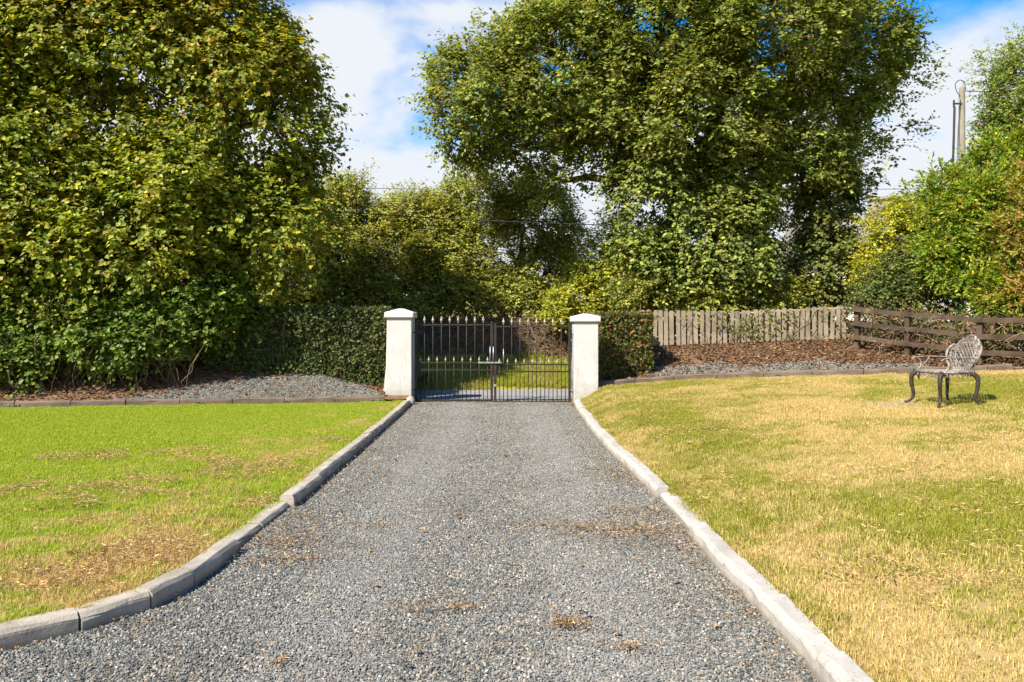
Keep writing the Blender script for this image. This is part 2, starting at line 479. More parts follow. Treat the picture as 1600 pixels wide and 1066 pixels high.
def grid_mesh(name, X, Y, Z, mat):
    n, m = X.shape
    V = np.stack([X, Y, Z], -1).reshape(-1, 3)
    i = np.arange(n * m).reshape(n, m)
    F = np.stack([i[:-1, :-1], i[1:, :-1], i[1:, 1:], i[:-1, 1:]], -1).reshape(-1, 4)
    o = link(name, mesh_np(name, V, F, True), mat)
    o['kind'] = 'structure'
    return o

# ground out to the horizon
mb = MB(); mb.box((-900, -300, -0.5), (900, 1500, -0.06))
ground = mb.build('ground', mat_grass('ground_grass', 'far', False)); tag(ground, 'grassy ground running out to the horizon', kind='structure')
# gravel drive
u, v = np.meshgrid(np.linspace(-7.5, 1.6, 46), np.linspace(-3, 15.35, 90), indexing='ij')
drive = grid_mesh('driveway', u, v, 0.012 * (fbm(u * 0.8, v * 0.8, 1) - 0.5), M_DRIVE)
tag(drive, 'grey gravel driveway leading up to the gates')
# lawns
u, v = np.meshgrid(np.linspace(0, 1, 90), np.linspace(0, 1, 80), indexing='ij')
yy = 1.0 + v * 13.0
x = -16 + u * (left_edge(yy) - 0.11 + 16)
yb = bed_line_left(x) - 0.02
y = np.where(v > 0.6, yy + (yb - 14.0) * ((v - 0.6) / 0.4), yy)
lawn_l = grid_mesh('lawn_left', x, y, z_left(x, y), mat_grass('lawn_left_ground', 'left', False))
tag(lawn_l, 'bright green mown lawn with brown clippings beside the driveway')
u, v = np.meshgrid(np.linspace(0, 1, 110) ** 1.3, np.linspace(0, 1, 90), indexing='ij')
x0 = 1.25 + u * 12
yb = bed_line_right(np.maximum(x0, 1.25))
y = -1.0 + v * (yb - 0.02 + 1.0)
x = right_edge(y) + 0.11 + u * (13 - right_edge(y))
y = np.minimum(y, bed_line_right(x) - 0.0)
lawn_r = grid_mesh('lawn_right', x, y, z_right(x, y), mat_grass('lawn_right_ground', 'right', False))
tag(lawn_r, 'sun-dried yellow lawn sloping up beyond the pale kerb')
# beds
u, v = np.meshgrid(np.linspace(-17, -2.05, 90), np.linspace(0, 1, 50), indexing='ij')
y = bed_line_left(u) + 0.06 + v * 4.4
bed_l = grid_mesh('bed_left', u, y, z_bed_left(u, y), M_SOIL); tag(bed_l, 'raised gravel and leaf litter bed under the hedge', kind='structure')
u, v = np.meshgrid(np.linspace(1.74, 18, 120), np.linspace(0, 1, 50), indexing='ij')
y = bed_line_right(u) + 0.05 + v * (19.2 - bed_line_right(u))
bed_r = grid_mesh('bed_right', u, y, z_bed_right(u, y), M_SOIL); tag(bed_r, 'sloping leaf-strewn bed below the picket fence', kind='structure')
# lane behind the gate, verge and bank, field
LX = [-40, -14, -5, -1.5, 1.2, 4, 9, 16, 40]
LY = [24, 19.2, 17.0, 16.35, 16.6, 18.2, 22.0, 25.5, 34]
def lane_y(x): return np.interp(x, LX, LY)
u, v = np.meshgrid(np.linspace(-40, 40, 160), np.linspace(-1, 1, 8), indexing='ij')
y = lane_y(u) + v * 1.25
lane = grid_mesh('lane', u, y, 0.02 + 0 * u, M_ROAD); tag(lane, 'narrow grey tarmac lane crossing behind the gates', kind='structure')
u, v = np.meshgrid(np.linspace(-40, 40, 220), np.linspace(0, 1, 40), indexing='ij')
y = lane_y(u) + 1.1 + v * 3.0
VZ = lambda s, x, y: np.interp(s, [0, 0.08, 0.7, 0.78, 1.0], [-0.05, 0.06, 0.62, 0.95, 1.75]) + 0.16 * (fbm(x * 0.8, y * 0.8, 11) - 0.5) * np.clip(s * 3, 0, 1)
u1 = v * 0.735
verge = grid_mesh('verge', u, lane_y(u) + 1.1 + u1 * 3.0, VZ(u1, u, lane_y(u) + 1.1 + u1 * 3.0), mat_grass('verge_grass', 'far', False))
tag(verge, 'sunlit grass verge across the lane', kind='structure')
u1 = 0.735 + v * 0.265
bank = grid_mesh('bank', u, lane_y(u) + 1.1 + u1 * 3.0, VZ(u1, u, lane_y(u) + 1.1 + u1 * 3.0), M_BANK)
tag(bank, 'dark brown earth bank below the hedgerow', kind='structure')
u, v = np.meshgrid(np.linspace(-60, 60, 60), np.linspace(0, 1, 20), indexing='ij')
y = lane_y(u) + 4.05 + v * 70
field = grid_mesh('field', u, y, 1.72 - 0.5 * sstep(v * 12) + v * 4, mat_grass('field_grass', 'far', False)); tag(field, 'open grass field beyond the hedgerow', kind='structure')

# ------------------------------------------------------------------ kerbs
def kerb_stone(parent, a, b, side, w, h, mat, r, dz=0.0, off=0.0, depth=0.14):
    """a,b: inner bottom edge ends (x,y,z); side=+1: body lies to the +normal"""
    a = np.array(a, float); b = np.array(b, float)
    d = b - a; L = np.linalg.norm(d[:2]); d /= max(np.linalg.norm(d), 1e-6)
    n = np.array([-d[1], d[0], 0]) * side; n /= np.linalg.norm(n)
    ch = 0.022
    prof = [(0.0, -depth), (0.002, h - ch * 1.6), (0.006, h - ch), (ch, h - 0.003), (ch + 0.008, h), (w - 0.012, h), (w - 0.002, h - 0.010), (w, -depth)]
    ns = max(3, int(L / 0.15))
    V = []; F = []
    k = len(prof)
    ph = r.uniform(0, 9)
    tl = r.normal(0, 0.012)
    for i in range(ns + 1):
        t = 0.007 / L + (1 - 0.014 / L) * i / ns
        p = a + (b - a) * t
        for j, (q, z) in enumerate(prof):
            jit = 0.0018 * math.sin(ph + i * 2.1 + j * 1.7) + (0.0035 * r.normal() if 1 <= j <= 4 else 0.0)
            V.append(p + n * (q + off + jit) + np.array([0, 0, z + dz + tl * (t - 0.5) + jit * 0.6]))
    for i in range(ns):
        for j in range(k - 1):
            q = (i * k + j, i * k + j + 1, (i + 1) * k + j + 1, (i + 1) * k + j)
            F.append(q if side < 0 else q[::-1])
    F.append(tuple(range(k))); F.append(tuple(ns * k + j for j in range(k))[::-1])
    m = MB(); m.add(V, F)
    return m.build('kerb_stone', mat, parent, False)

def kerb_row(name, pts, side, w, h, mat, label, seed, low=(), low_off=0.03, low_dz=-0.055):
    o = bpy.data.objects.new(name, None); COL.objects.link(o)
    o['kind'] = 'structure'; o['label'] = label
    r = rng_(seed)
    for i in range(len(pts) - 1):
        a, b = pts[i], pts[i + 1]
        a = (*a, 0.0) if len(a) == 2 else a; b = (*b, 0.0) if len(b) == 2 else b
        lo = i in low
        kerb_stone(o, a, b, side, w + (0.02 if lo else 0), h, mat, r, (low_dz if lo else r.normal(0, 0.004)), (low_off if lo else r.normal(0, 0.004)))
    return o
pl = [(-4.3, 1.7), (-3.4, 2.45), (-2.95, 2.87), (-2.12, 3.63), (-1.906, 3.91), (-1.83, 4.26), (-1.82, 4.93), (-1.82, 5.5), (-1.82, 6.15)]
pl += [(float(left_edge(y)), y) for y in (7.05, 7.95, 8.85, 9.75, 10.65, 11.55, 12.45, 13.3, 13.95, 14.5)]
kerb_row('drive_kerb', pl, +1, 0.125, 0.105, M_KERB_L, 'grey concrete kerb curving along the green lawn', 21, low=(6, 7))
pr = [(1.29, 1.0), (1.29, 1.5), (1.29, 2.3), (1.293, 3.16), (1.297, 3.845), (1.275, 4.446), (1.27, 5.3), (1.265, 5.74), (1.26, 6.45)]
pr += [(float(right_edge(y)), y) for y in (7.47, 8.34, 9.25, 10.14, 11.05, 11.95, 12.85, 13.6, 14.2)] + [(1.28, 14.58)]
kerb_row('drive_kerb', pr, -1, 0.13, 0.11, M_KERB_R, 'pale concrete kerb in full sun along the dry lawn', 22, low=(6, 7), low_dz=-0.045)
pb = [(x, float(bed_line_left(x)), 0.07) for x in (-2.42, -3.33, -4.24, -5.15, -6.06, -6.97, -7.88, -8.79, -9.7, -10.6, -11.5, -12.4)]
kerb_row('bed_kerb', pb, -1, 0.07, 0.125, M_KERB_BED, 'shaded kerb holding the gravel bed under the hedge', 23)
xs = (1.74, 2.5, 3.3, 4.15, 5.0, 5.85, 6.7, 7.5, 8.1, 8.65, 9.05)
pb = [(x, float(bed_line_right(x)), float(z_right(x, bed_line_right(x))) - 0.03) for x in xs]
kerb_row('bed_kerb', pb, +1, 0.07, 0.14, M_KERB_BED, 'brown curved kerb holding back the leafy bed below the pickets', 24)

# ------------------------------------------------------------------ scatter (stuff): instanced tiles on points
def scatter(name, label, pts, eul, scl, idx, sources, mat=None):
    me = bpy.data.meshes.new(name)
    n = len(pts)
    me.vertices.add(n)
    me.vertices.foreach_set('co', np.asarray(pts, np.float32).ravel())
    for an, ty, arr, f in (('rot', 'FLOAT_VECTOR', eul, 'vector'), ('scl', 'FLOAT', scl, 'value'), ('idx', 'INT', idx, 'value')):
        at = me.attributes.new(an, ty, 'POINT')
        at.data.foreach_set(f, np.asarray(arr, np.int32 if ty == 'INT' else np.float32).ravel())
    o = link(name, me, None)
    c = bpy.data.collections.new(name + '_tiles')
    for s in sources:
        c.objects.link(s)
    g = bpy.data.node_groups.new(name, 'GeometryNodeTree')
    g.interface.new_socket('Geometry', in_out='INPUT', socket_type='NodeSocketGeometry')
    g.interface.new_socket('Geometry', in_out='OUTPUT', socket_type='NodeSocketGeometry')
    N = g.nodes.new
    gi, go = N('NodeGroupInput'), N('NodeGroupOutput')
    ci = N('GeometryNodeCollectionInfo'); ci.inputs['Collection'].default_value = c
    ci.inputs['Separate Children'].default_value = True; ci.inputs['Reset Children'].default_value = True
    ip = N('GeometryNodeInstanceOnPoints'); ip.inputs['Pick Instance'].default_value = True
    def attr(nm, ty):
        a = N('GeometryNodeInputNamedAttribute'); a.data_type = ty; a.inputs['Name'].default_value = nm
        return a.outputs['Attribute']
    er = N('FunctionNodeEulerToRotation')
    L = g.links.new
    L(gi.outputs[0], ip.inputs['Points']); L(ci.outputs[0], ip.inputs['Instance'])
    L(attr('idx', 'INT'), ip.inputs['Instance Index'])
    L(attr('rot', 'FLOAT_VECTOR'), er.inputs[0]); L(er.outputs[0], ip.inputs['Rotation'])
    L(attr('scl', 'FLOAT'), ip.inputs['Scale'])
    L(ip.outputs[0], go.inputs[0])
    md = o.modifiers.new('scatter', 'NODES'); md.node_group = g
    o['kind'] = 'stuff'; o['label'] = label
    return o

def slope_euler(x, y, zf, rz, e=0.12):
    out = []
    dx = (zf(x + e, y) - zf(x - e, y)) / (2 * e); dy = (zf(x, y + e) - zf(x, y - e)) / (2 * e)
    for a, b, r in zip(np.atleast_1d(dx), np.atleast_1d(dy), rz):
        n = Vector((-a, -b, 1)).normalized()
        q = Vector((0, 0, 1)).rotation_difference(n)
        out.append(tuple((q.to_matrix() @ Matrix.Rotation(r, 3, 'Z')).to_euler()))
    return np.array(out)

def tile_obj(name, me, mat):
    me.materials.append(mat)
    return bpy.data.objects.new(name, me)

ICO_V = None
def stone_tile(seed, size, n, smin, smax, zspread):
    r = rng_(seed)
    t = (1 + 5 ** 0.5) / 2
    iv = nrm(np.array([(-1,t,0),(1,t,0),(-1,-t,0),(1,-t,0),(0,-1,t),(0,1,t),(0,-1,-t),(0,1,-t),(t,0,-1),(t,0,1),(-t,0,-1),(-t,0,1)], float))
    if_ = np.array([(0,11,5),(0,5,1),(0,1,7),(0,7,10),(0,10,11),(1,5,9),(5,11,4),(11,10,2),(10,7,6),(7,1,8),(3,9,4),(3,4,2),(3,2,6),(3,6,8),(3,8,9),(4,9,5),(2,4,11),(6,2,10),(8,6,7),(9,8,1)])
    s = smin + (smax - smin) * r.random(n) ** 1.8
    V = iv[None] * (1 + 0.28 * r.normal(size=(n, 12, 1)).clip(-1.5, 1.5))
    V = V * np.stack([s * r.uniform(0.7, 1.3, n), s * r.uniform(0.55, 1.0, n), s * r.uniform(0.4, 0.8, n)], -1)[:, None, :] * 0.5
    a = r.uniform(0, 2 * np.pi, n); b = r.normal(0, 0.45, n)
    ca, sa, cb, sb = np.cos(a), np.sin(a), np.cos(b), np.sin(b)
    x, y, z = V[..., 0], V[..., 1], V[..., 2]
    x, z = x * cb[:, None] + z * sb[:, None], -x * sb[:, None] + z * cb[:, None]
    x, y = x * ca[:, None] - y * sa[:, None], x * sa[:, None] + y * ca[:, None]
    P = np.stack([r.uniform(-size / 2, size / 2, n), r.uniform(-size / 2, size / 2, n), r.uniform(0.0, zspread, n)], -1)
    V = np.stack([x, y, z], -1) + P[:, None, :]
    F = if_[None] + (np.arange(n) * 12)[:, None, None]
    k = r.random(n)
    pal = np.array([(0.095, 0.102, 0.095), (0.145, 0.149, 0.137), (0.205, 0.20, 0.176), (0.30, 0.268, 0.215), (0.22, 0.15, 0.09), (0.042, 0.046, 0.046), (0.41, 0.385, 0.34)])
    ci = np.searchsorted(np.cumsum([0.27, 0.30, 0.19, 0.09, 0.05, 0.07, 0.03]), k).clip(0, 6)
    c = pal[ci] * r.uniform(0.8, 1.25, (n, 1))
    return mesh_np('gravel_tile', V.reshape(-1, 3), F.reshape(-1, 3), False, np.repeat(c, 12, 0))

TS = 0.4
def tiles_where(x0, x1, y0, y1, size, keep, seed):
    r = rng_(seed)
    X, Y = np.meshgrid(np.arange(x0, x1, size), np.arange(y0, y1, size), indexing='ij')
    X = X.ravel() ; Y = Y.ravel()
    k = keep(X, Y)
    X, Y = X[k], Y[k]
    rz = r.integers(0, 4, len(X)) * (math.pi / 2)
    return X, Y, rz, r

g_tiles = [tile_obj('gravel_tile', stone_tile(100 + i, TS, 2700, 0.007, 0.0185, 0.009), M_STONE) for i in range(4)]
X, Y, rz, r = tiles_where(-4.6, 1.6, 2.2, 15.5, TS, lambda x, y: (x > left_edge(y) - 0.25) & (x < right_edge(y) + 0.25), 1)
Z = 0.012 * (fbm(X * 0.8, Y * 0.8, 1) - 0.5)
scatter('gravel', 'loose blue-grey stone chippings covering the driveway', np.stack([X, Y, Z], -1), np.stack([0 * X, 0 * X, rz], -1), np.ones(len(X)), r.integers(0, 4, len(X)), g_tiles)
# gravel on the beds
g2 = [tile_obj('gravel_tile', stone_tile(120 + i, 0.3, 420, 0.014, 0.032, 0.014), M_STONE) for i in range(3)]
def keep_bl(x, y):
    d = y - bed_line_left(x)
    lim = 0.3 + 1.1 * sstep((x + 8.2) / 3.8) - 0.6 * sstep((x + 3.6) / 1.2)
    return (d > 0.12) & (d < lim + 0.5 * (fbm(x * 1.3, y * 1.3, 31) - 0.5)) & (x < -2.6)
X, Y, rz, r = tiles_where(-11.5, -2.3, 11.5, 17, 0.24, keep_bl, 2)
scatter('gravel', 'grey stone chippings spread over the shaded bed', np.stack([X, Y, z_bed_left(X, Y)], -1), slope_euler(X, Y, z_bed_left, rz), np.ones(len(X)), r.integers(0, 3, len(X)), g2)
def keep_br(x, y):
    d = y - bed_line_right(x)
    return (d > 0.15) & (d < 0.25 + 1.0 * fbm(x * 0.8, y * 0.8, 33) * sstep((x - 2.2) / 1.5)) & (x > 2.1) & (x < 8.0)
X, Y, rz, r = tiles_where(2.0, 8.2, 13.3, 17, 0.24, keep_br, 3)
scatter('gravel', 'grey stone chippings on the bed below the pickets', np.stack([X, Y, z_bed_right(X, Y)], -1), slope_euler(X, Y, z_bed_right, rz), np.ones(len(X)), r.integers(0, 3, len(X)), g2)

# grass tiles
def grass_tile(seed, size, n, h0, h1, w, lean=0.6):
    r = rng_(seed)
    P = r.uniform(-size / 2, size / 2, (n, 2))
    h = h0 + (h1 - h0) * r.random(n) ** 1.5
    a = r.uniform(0, 2 * np.pi, n)
    ln = np.abs(r.normal(0, lean, n)).clip(0, 1.6)
    d = np.stack([np.cos(a), np.sin(a)], -1); s = np.stack([-np.sin(a), np.cos(a)], -1)
    ws = w * r.uniform(0.6, 1.3, n)
    def pt(t, wd):
        bend = ln * t ** 1.6
        xy = P + d * (h * np.sin(bend) * t)[:, None] + s * (wd * ws)[:, None]
        z = h * t * np.cos(bend * 0.8)
        return np.concatenate([xy, z[:, None]], 1)
    V = np.stack([pt(0.0, -0.5), pt(0.0, 0.5), pt(0.55, 0.42), pt(0.55, -0.42), pt(1.0, 0.0)], 1)
    i = (np.arange(n) * 5)[:, None]
    Q = np.array([[0, 1, 2, 3]]) + i; T3 = np.array([[3, 2, 4]]) + i
    c = np.stack([r.random(n), r.random(n), r.random(n)], -1)
    return mesh_np('grass_tile', V.reshape(-1, 3), [Q, T3], False, np.repeat(c, 5, 0))

def grass_field(name, label, xr, yr, keep, zf, kind, seed, size=0.3, n=620, h=(0.02, 0.055), w=0.0045):
    mat = mat_grass(name + '_blades_' + kind, kind, True)
    src = [tile_obj('grass_tile', grass_tile(seed + i, size * 1.15, n, h[0], h[1], w), mat) for i in range(4)]
    X, Y, rz, r = tiles_where(xr[0], xr[1], yr[0], yr[1], size, keep, seed)
    X = X + r.uniform(-0.03, 0.03, len(X)); Y = Y + r.uniform(-0.03, 0.03, len(X))
    rz = r.uniform(0, 6.28, len(X))
    Z = zf(X, Y)
    # longer tufts here and there
    sc = 0.72 + 0.75 * fbm(X * 0.9, Y * 0.9, seed + 5) ** 1.3
    return scatter(name, label, np.stack([X, Y, Z - 0.004], -1), slope_euler(X, Y, zf, rz), sc, r.integers(0, 4, len(X)), src)

grass_field('grass', 'short green grass blades of the mown lawn', (-11.5, -1.9), (2.2, 14.2),
            lambda x, y: (x < left_edge(y) - 0.235) & (y < bed_line_left(x) - 0.10), z_left, 'left', 200, 0.26, 760, (0.018, 0.05), 0.0042)
grass_field('grass', 'dry yellow and green grass blades of the sloping lawn', (1.3, 11.0), (1.6, 15.2),
            lambda x, y: (x > right_edge(y) + 0.235) & (y < bed_line_right(x) - 0.12), z_right, 'right', 220, 0.26, 700, (0.018, 0.055), 0.0042)
def edge_strip(name, label, pts, zf, kind, seed):
    mat = mat_grass(name + '_edge_' + kind, kind, True)
    src = [tile_obj('grass_tile', grass_tile(seed + i, 0.11, 150, 0.02, 0.06, 0.0042), mat) for i in range(3)]
    r = rng_(seed); X, Y = pts[:, 0], pts[:, 1]
    rz = r.uniform(0, 6.28, len(X))
    return scatter(name, label, np.stack([X, Y, zf(X, Y) - .004], -1), slope_euler(X, Y, zf, rz), r.uniform(.7, 1.25, len(X)), r.integers(0, 3, len(X)), src)
yy = np.arange(2.0, 14.4, .055)
edge_strip('grass', 'grass edging the grey kerb', np.concatenate([np.column_stack([left_edge(yy) - .165 - k, yy]) for k in (0, .07)]), z_left, 'left', 261)
edge_strip('grass', 'grass edging the pale kerb', np.concatenate([np.column_stack([right_edge(yy) + .17 + k, yy]) for k in (0, .07)]), z_right, 'right', 264)
def z_verge(x, y):
    s = (y - lane_y(x) - 1.1) / 3.0
    return VZ(s, x, y)
grass_field('grass', 'rough grass growing on the verge across the lane', (-7, 6.5), (16.5, 22.5),
            lambda x, y: (((y - lane_y(x) - 1.1) / 3.0) > 0.05) & (((y - lane_y(x) - 1.1) / 3.0) < 0.74), z_verge, 'far', 240, 0.3, 330, (0.05, 0.16), 0.008)

# ------------------------------------------------------------------ leaves
LEAF_OVAL = (np.array([(0, 0, 0), (0.28, 0.5, 0.10), (0.72, 0.40, 0.06), (1.0, 0, -0.12), (0.72, -0.40, 0.06), (0.28, -0.5, 0.10)], float),
             np.array([(0, 1, 2, 3), (0, 3, 4, 5)]))
LEAF_HEART = (np.array([(0, 0, 0), (0.33, 0.52, 0.10), (1.0, 0, -0.05), (0.33, -0.52, 0.10)], float), np.array([(0, 1, 2), (0, 2, 3)]))
LEAF_DIAMOND = (np.array([(0, 0, 0), (0.45, 0.5, 0.10), (1.0, 0, 0), (0.45, -0.5, 0.10)], float), np.array([(0, 1, 2), (0, 2, 3)]))

def leaf_mesh(name, P, A, N, S, Wd, C, tmpl):
    """P pos, A axis, N normal, S length, Wd width ratio, C colour: one mesh of n leaves"""
    tv, tf = tmpl
    A = nrm(A); N = nrm(N - A * np.sum(A * N, -1, keepdims=True)); B = np.cross(N, A)
    n = len(P); k = len(tv)
    V = P[:, None, :] + S[:, None, None] * (tv[None, :, 0:1] * A[:, None, :] + tv[None, :, 1:2] * Wd * B[:, None, :] + tv[None, :, 2:3] * N[:, None, :])
    F = tf[None] + (np.arange(n) * k)[:, None, None]
    return mesh_np(name, V.reshape(-1, 3), F.reshape(-1, tf.shape[1]), False, np.repeat(C, k, 0))

def pick_colors(r, n, pal, var=0.2, shift=None):
    w = np.array([p[1] for p in pal]); w = np.cumsum(w / w.sum())
    i = np.searchsorted(w, r.random(n)).clip(0, len(pal) - 1)
    C = np.array([p[0] for p in pal])[i] * (1 + var * r.normal(size=(n, 1))).clip(0.5, 1.6)
    if shift is not None:
        C = C * shift
    return C

def px(p, q, Y):
    """world x,z of a photograph pixel at depth Y: used to take sizes off the photograph"""
    return (p - 800) / 1155.6 * Y, 1.5 + (512 - q) / 1155.6 * Y

def foliage(name, seed, lobes, n_cl, cl_r, twigs, per, size, width, pal, mat, parent, tmpl=LEAF_DIAMOND, extra=(), up=0.35, droop=0.35, flat=1.0, back=0.45, var=0.2, spray=0.0, floor=None, sub=None, colfn=None):
    """lobes: (x,y,z, rx,ry,rz, weight). returns cluster centres and the object"""
    r = rng_(seed)
    L = np.array([l[:6] for l in lobes], float)
    wt = np.array([l[6] if len(l) > 6 else 1.0 for l in lobes]) * (L[:, 3] * L[:, 5] + L[:, 3] * L[:, 4]) 
    wt = wt / wt.sum()
    C, Nn = [], []
    need = n_cl
    guard = 0
    while need > 0 and guard < 60:
        guard += 1
        m = need * 3
        li = r.choice(len(L), m, p=wt)
        d = nrm(r.normal(size=(m, 3)))
        d[:, 2] = np.where((d[:, 2] < -0.3) & (r.random(m) < 0.4), -d[:, 2], d[:, 2])
        rad = 0.95 - np.abs(r.normal(0, 0.20, m)) + 0.05 * r.normal(size=m)
        c = L[li, :3] + d * L[li, 3:6] * rad[:, None]
        if sub:
            sr, cnt = sub
            if guard == 1:
                SD = nrm(r.normal(size=(len(L), cnt, 3)))
                SR = sr * r.uniform(0.6, 1.3, (len(L), cnt))
            k_ = r.integers(0, cnt, m); use = r.random(m) < 0.66
            sd = SD[li, k_]; q_ = nrm(r.normal(size=(m, 3)) + sd * 0.7 + np.array([0, -0.1, 0.45]))
            c2 = L[li, :3] + sd * np.maximum(L[li, 3:6] - 0.85 * SR[li, k_][:, None], 0.35 * L[li, 3:6]) + q_ * (SR[li, k_] * (1 - np.abs(r.normal(0, 0.16, m))))[:, None]
            c = np.where(use[:, None], c2, c); d = np.where(use[:, None], nrm(q_ + sd * 0.5), d)
        ins = np.zeros(m)
        for l in L:
            q = np.linalg.norm((c - l[:3]) / l[3:6], axis=1)
            ins = np.maximum(ins, (q < 0.62).astype(float))
        ok = (ins < 0.5) | (r.random(m) < 0.30)
        ok &= (d[:, 1] < 0.35) | (r.random(m) < back)
        if floor is not None:
            ok &= c[:, 2] > floor
        C.append(c[ok][:need]); Nn.append((d[ok] if sub else nrm(d[ok] * (1 / L[li[ok], 3:6])))[:need])
        need -= len(C[-1])
    for e in extra:
        C.append(np.array([e[:3]], float)); Nn.append(nrm(np.array([e[3:6]], float)))
    C = np.concatenate(C); Nn = np.concatenate(Nn)
    n = len(C)
    rs = cl_r * r.uniform(0.65, 1.35, n)
    # twigs
    td = nrm(Nn[:, None, :] * 0.75 + r.normal(size=(n, twigs, 3)) * 0.75 + np.array([0, 0, up]))
    tl = rs[:, None] * r.uniform(0.7, 1.5, (n, twigs))
    t0 = C[:, None, :] + r.normal(size=(n, twigs, 3)) * rs[:, None, None] * 0.33 * np.array([1, 1, flat])
    tt = (np.arange(per) + 0.6) / per
    tt = tt[None, None, :] + r.normal(0, 0.05, (n, twigs, per))
    pos = t0[:, :, None, :] + td[:, :, None, :] * (tl[:, :, None] * tt)[..., None]
    pos[..., 2] -= droop * 0.35 * (tl[:, :, None] * tt) ** 2 / cl_r
    side = nrm(np.cross(td, np.array([0.0, 0, 1.0]) + 0.2 * r.normal(size=td.shape)))
    sg = np.where(np.arange(per) % 2 == 0, 1.0, -1.0)
    ax = td[:, :, None, :] * 0.55 + side[:, :, None, :] * sg[None, None, :, None] * 0.8 + r.normal(size=pos.shape) * 0.25
    ax[..., 2] -= droop
    nr = Nn[:, None, None, :] * 0.55 + np.array([-0.1, -0.1, 0.7]) + r.normal(size=pos.shape) * 0.36
    if spray:
        ax = td[:, :, None, :] * 1.0 + side[:, :, None, :] * sg[None, None, :, None] * 0.45 + r.normal(size=pos.shape) * 0.2
        nr = Nn[:, None, None, :] * 0.8 + r.normal(size=pos.shape) * 0.5
    P = pos.reshape(-1, 3); A = ax.reshape(-1, 3); N = nr.reshape(-1, 3)
    P = P + r.normal(size=P.shape) * cl_r * 0.05
    m = len(P)
    S = size * r.uniform(0.6, 1.25, m)
    csh = np.repeat(r.uniform(0.8, 1.22, (n, 1)) * np.array([1.0, 1.0, 1.0]) + r.normal(0, 0.05, (n, 3)), twigs * per, 0)
    col = (pick_colors(r, m, pal, var, csh) * 1.5).clip(0.004, 0.6)
    if colfn is not None:
        col = colfn(P, col, r)
    if floor is not None:
        k = P[:, 2] > floor - 0.1
        P, A, N, S, col = P[k], A[k], N[k], S[k], col[k]
    o = link(name, leaf_mesh(name, P, A, N, S, width, col, tmpl), mat, parent)
    o['kind'] = 'stuff'
    return C, o

def branches(name, seed, base, top, r0, C, mat, parent, frac=0.6, limbs=(), rt=0.02, wig=0.12, trunk_name='trunk'):
    """trunk with limbs, and thin branches reaching to the leaf clusters"""
    r = rng_(seed)
    base = np.array(base, float); top = np.array(top, float)
    m = MB()
    ts = np.linspace(0, 1, 9)
    path = base + (top - base) * ts[:, None] + r.normal(size=(9, 3)) * np.array([0.10, 0.10, 0]) * (r0 * 3) * ts[:, None]
    m.tube(path, r0 * (1 - 0.72 * ts) * (1 + 0.5 * np.exp(-ts * 14)), 10)
    trunk = m.build(trunk_name, mat, parent, True)
    m = MB()
    nodes = [path[i] for i in range(2, 9)]; nrad = [r0 * (1 - 0.72 * t) for t in ts[2:]]
    for e in limbs:
        e = np.array(e, float)
        k = int(np.argmin([np.linalg.norm(p - e) + 1.2 * max(0, p[2] - e[2] + 0.6) for p in nodes[:7]]))
        s = nodes[k]; q = np.linspace(0, 1, 8)
        mid = (e - s) * q[:, None] + s
        mid[:, 2] += 0.12 * np.linalg.norm(e - s) * np.sin(q * math.pi)
        mid += r.normal(size=(8, 3)) * 0.06 * (q * (1 - q) * 4)[:, None]
        rr = nrad[k] * 0.62 * (1 - 0.75 * q) + 0.01
        m.tube(mid, rr, 7)
        nodes += [mid[i] for i in range(2, 8)]; nrad += [rr[i] for i in range(2, 8)]
    nodes = np.array(nodes); nrad = np.array(nrad)
    sel = C[r.random(len(C)) < frac]
    for c in sel:
        d = np.linalg.norm(nodes - c, axis=1) + 0.6 * np.maximum(0, nodes[:, 2] - c[2])
        k = int(np.argmin(d)); s = nodes[k]
        q = np.linspace(0, 1, 5)
        p = s + (c - s) * q[:, None]
        ln = np.linalg.norm(c - s)
        p[:, 2] += 0.10 * ln * np.sin(q * math.pi)
        p += r.normal(size=(5, 3)) * wig * 0.35 * ln * (q * (1 - q) * 2)[:, None]
        m.tube(p, np.minimum(nrad[k] * 0.5, rt) * (1 - 0.7 * q) + 0.003, 4, False)
    if m.n:
        m.build('branch_work', mat, parent, True)['kind'] = 'stuff'
    return trunk

def lobes_px(rows):
    """rows (px, py, rx_px, rz_px, Y, depth_radius, weight): lobe sizes taken off the photograph at depth Y"""
    out = []
    for p, q, a, b, Y, dr, w in rows:
        x, z = px(p, q, Y); s = Y / 1155.6
        out.append((x, Y, z, a * s, dr, b * s, w))
    return out
def ex(p, q, Y, nx=0, ny=-0.5, nz=0.5):
    x, z = px(p, q, Y); return (x, Y, z, nx, ny, nz)

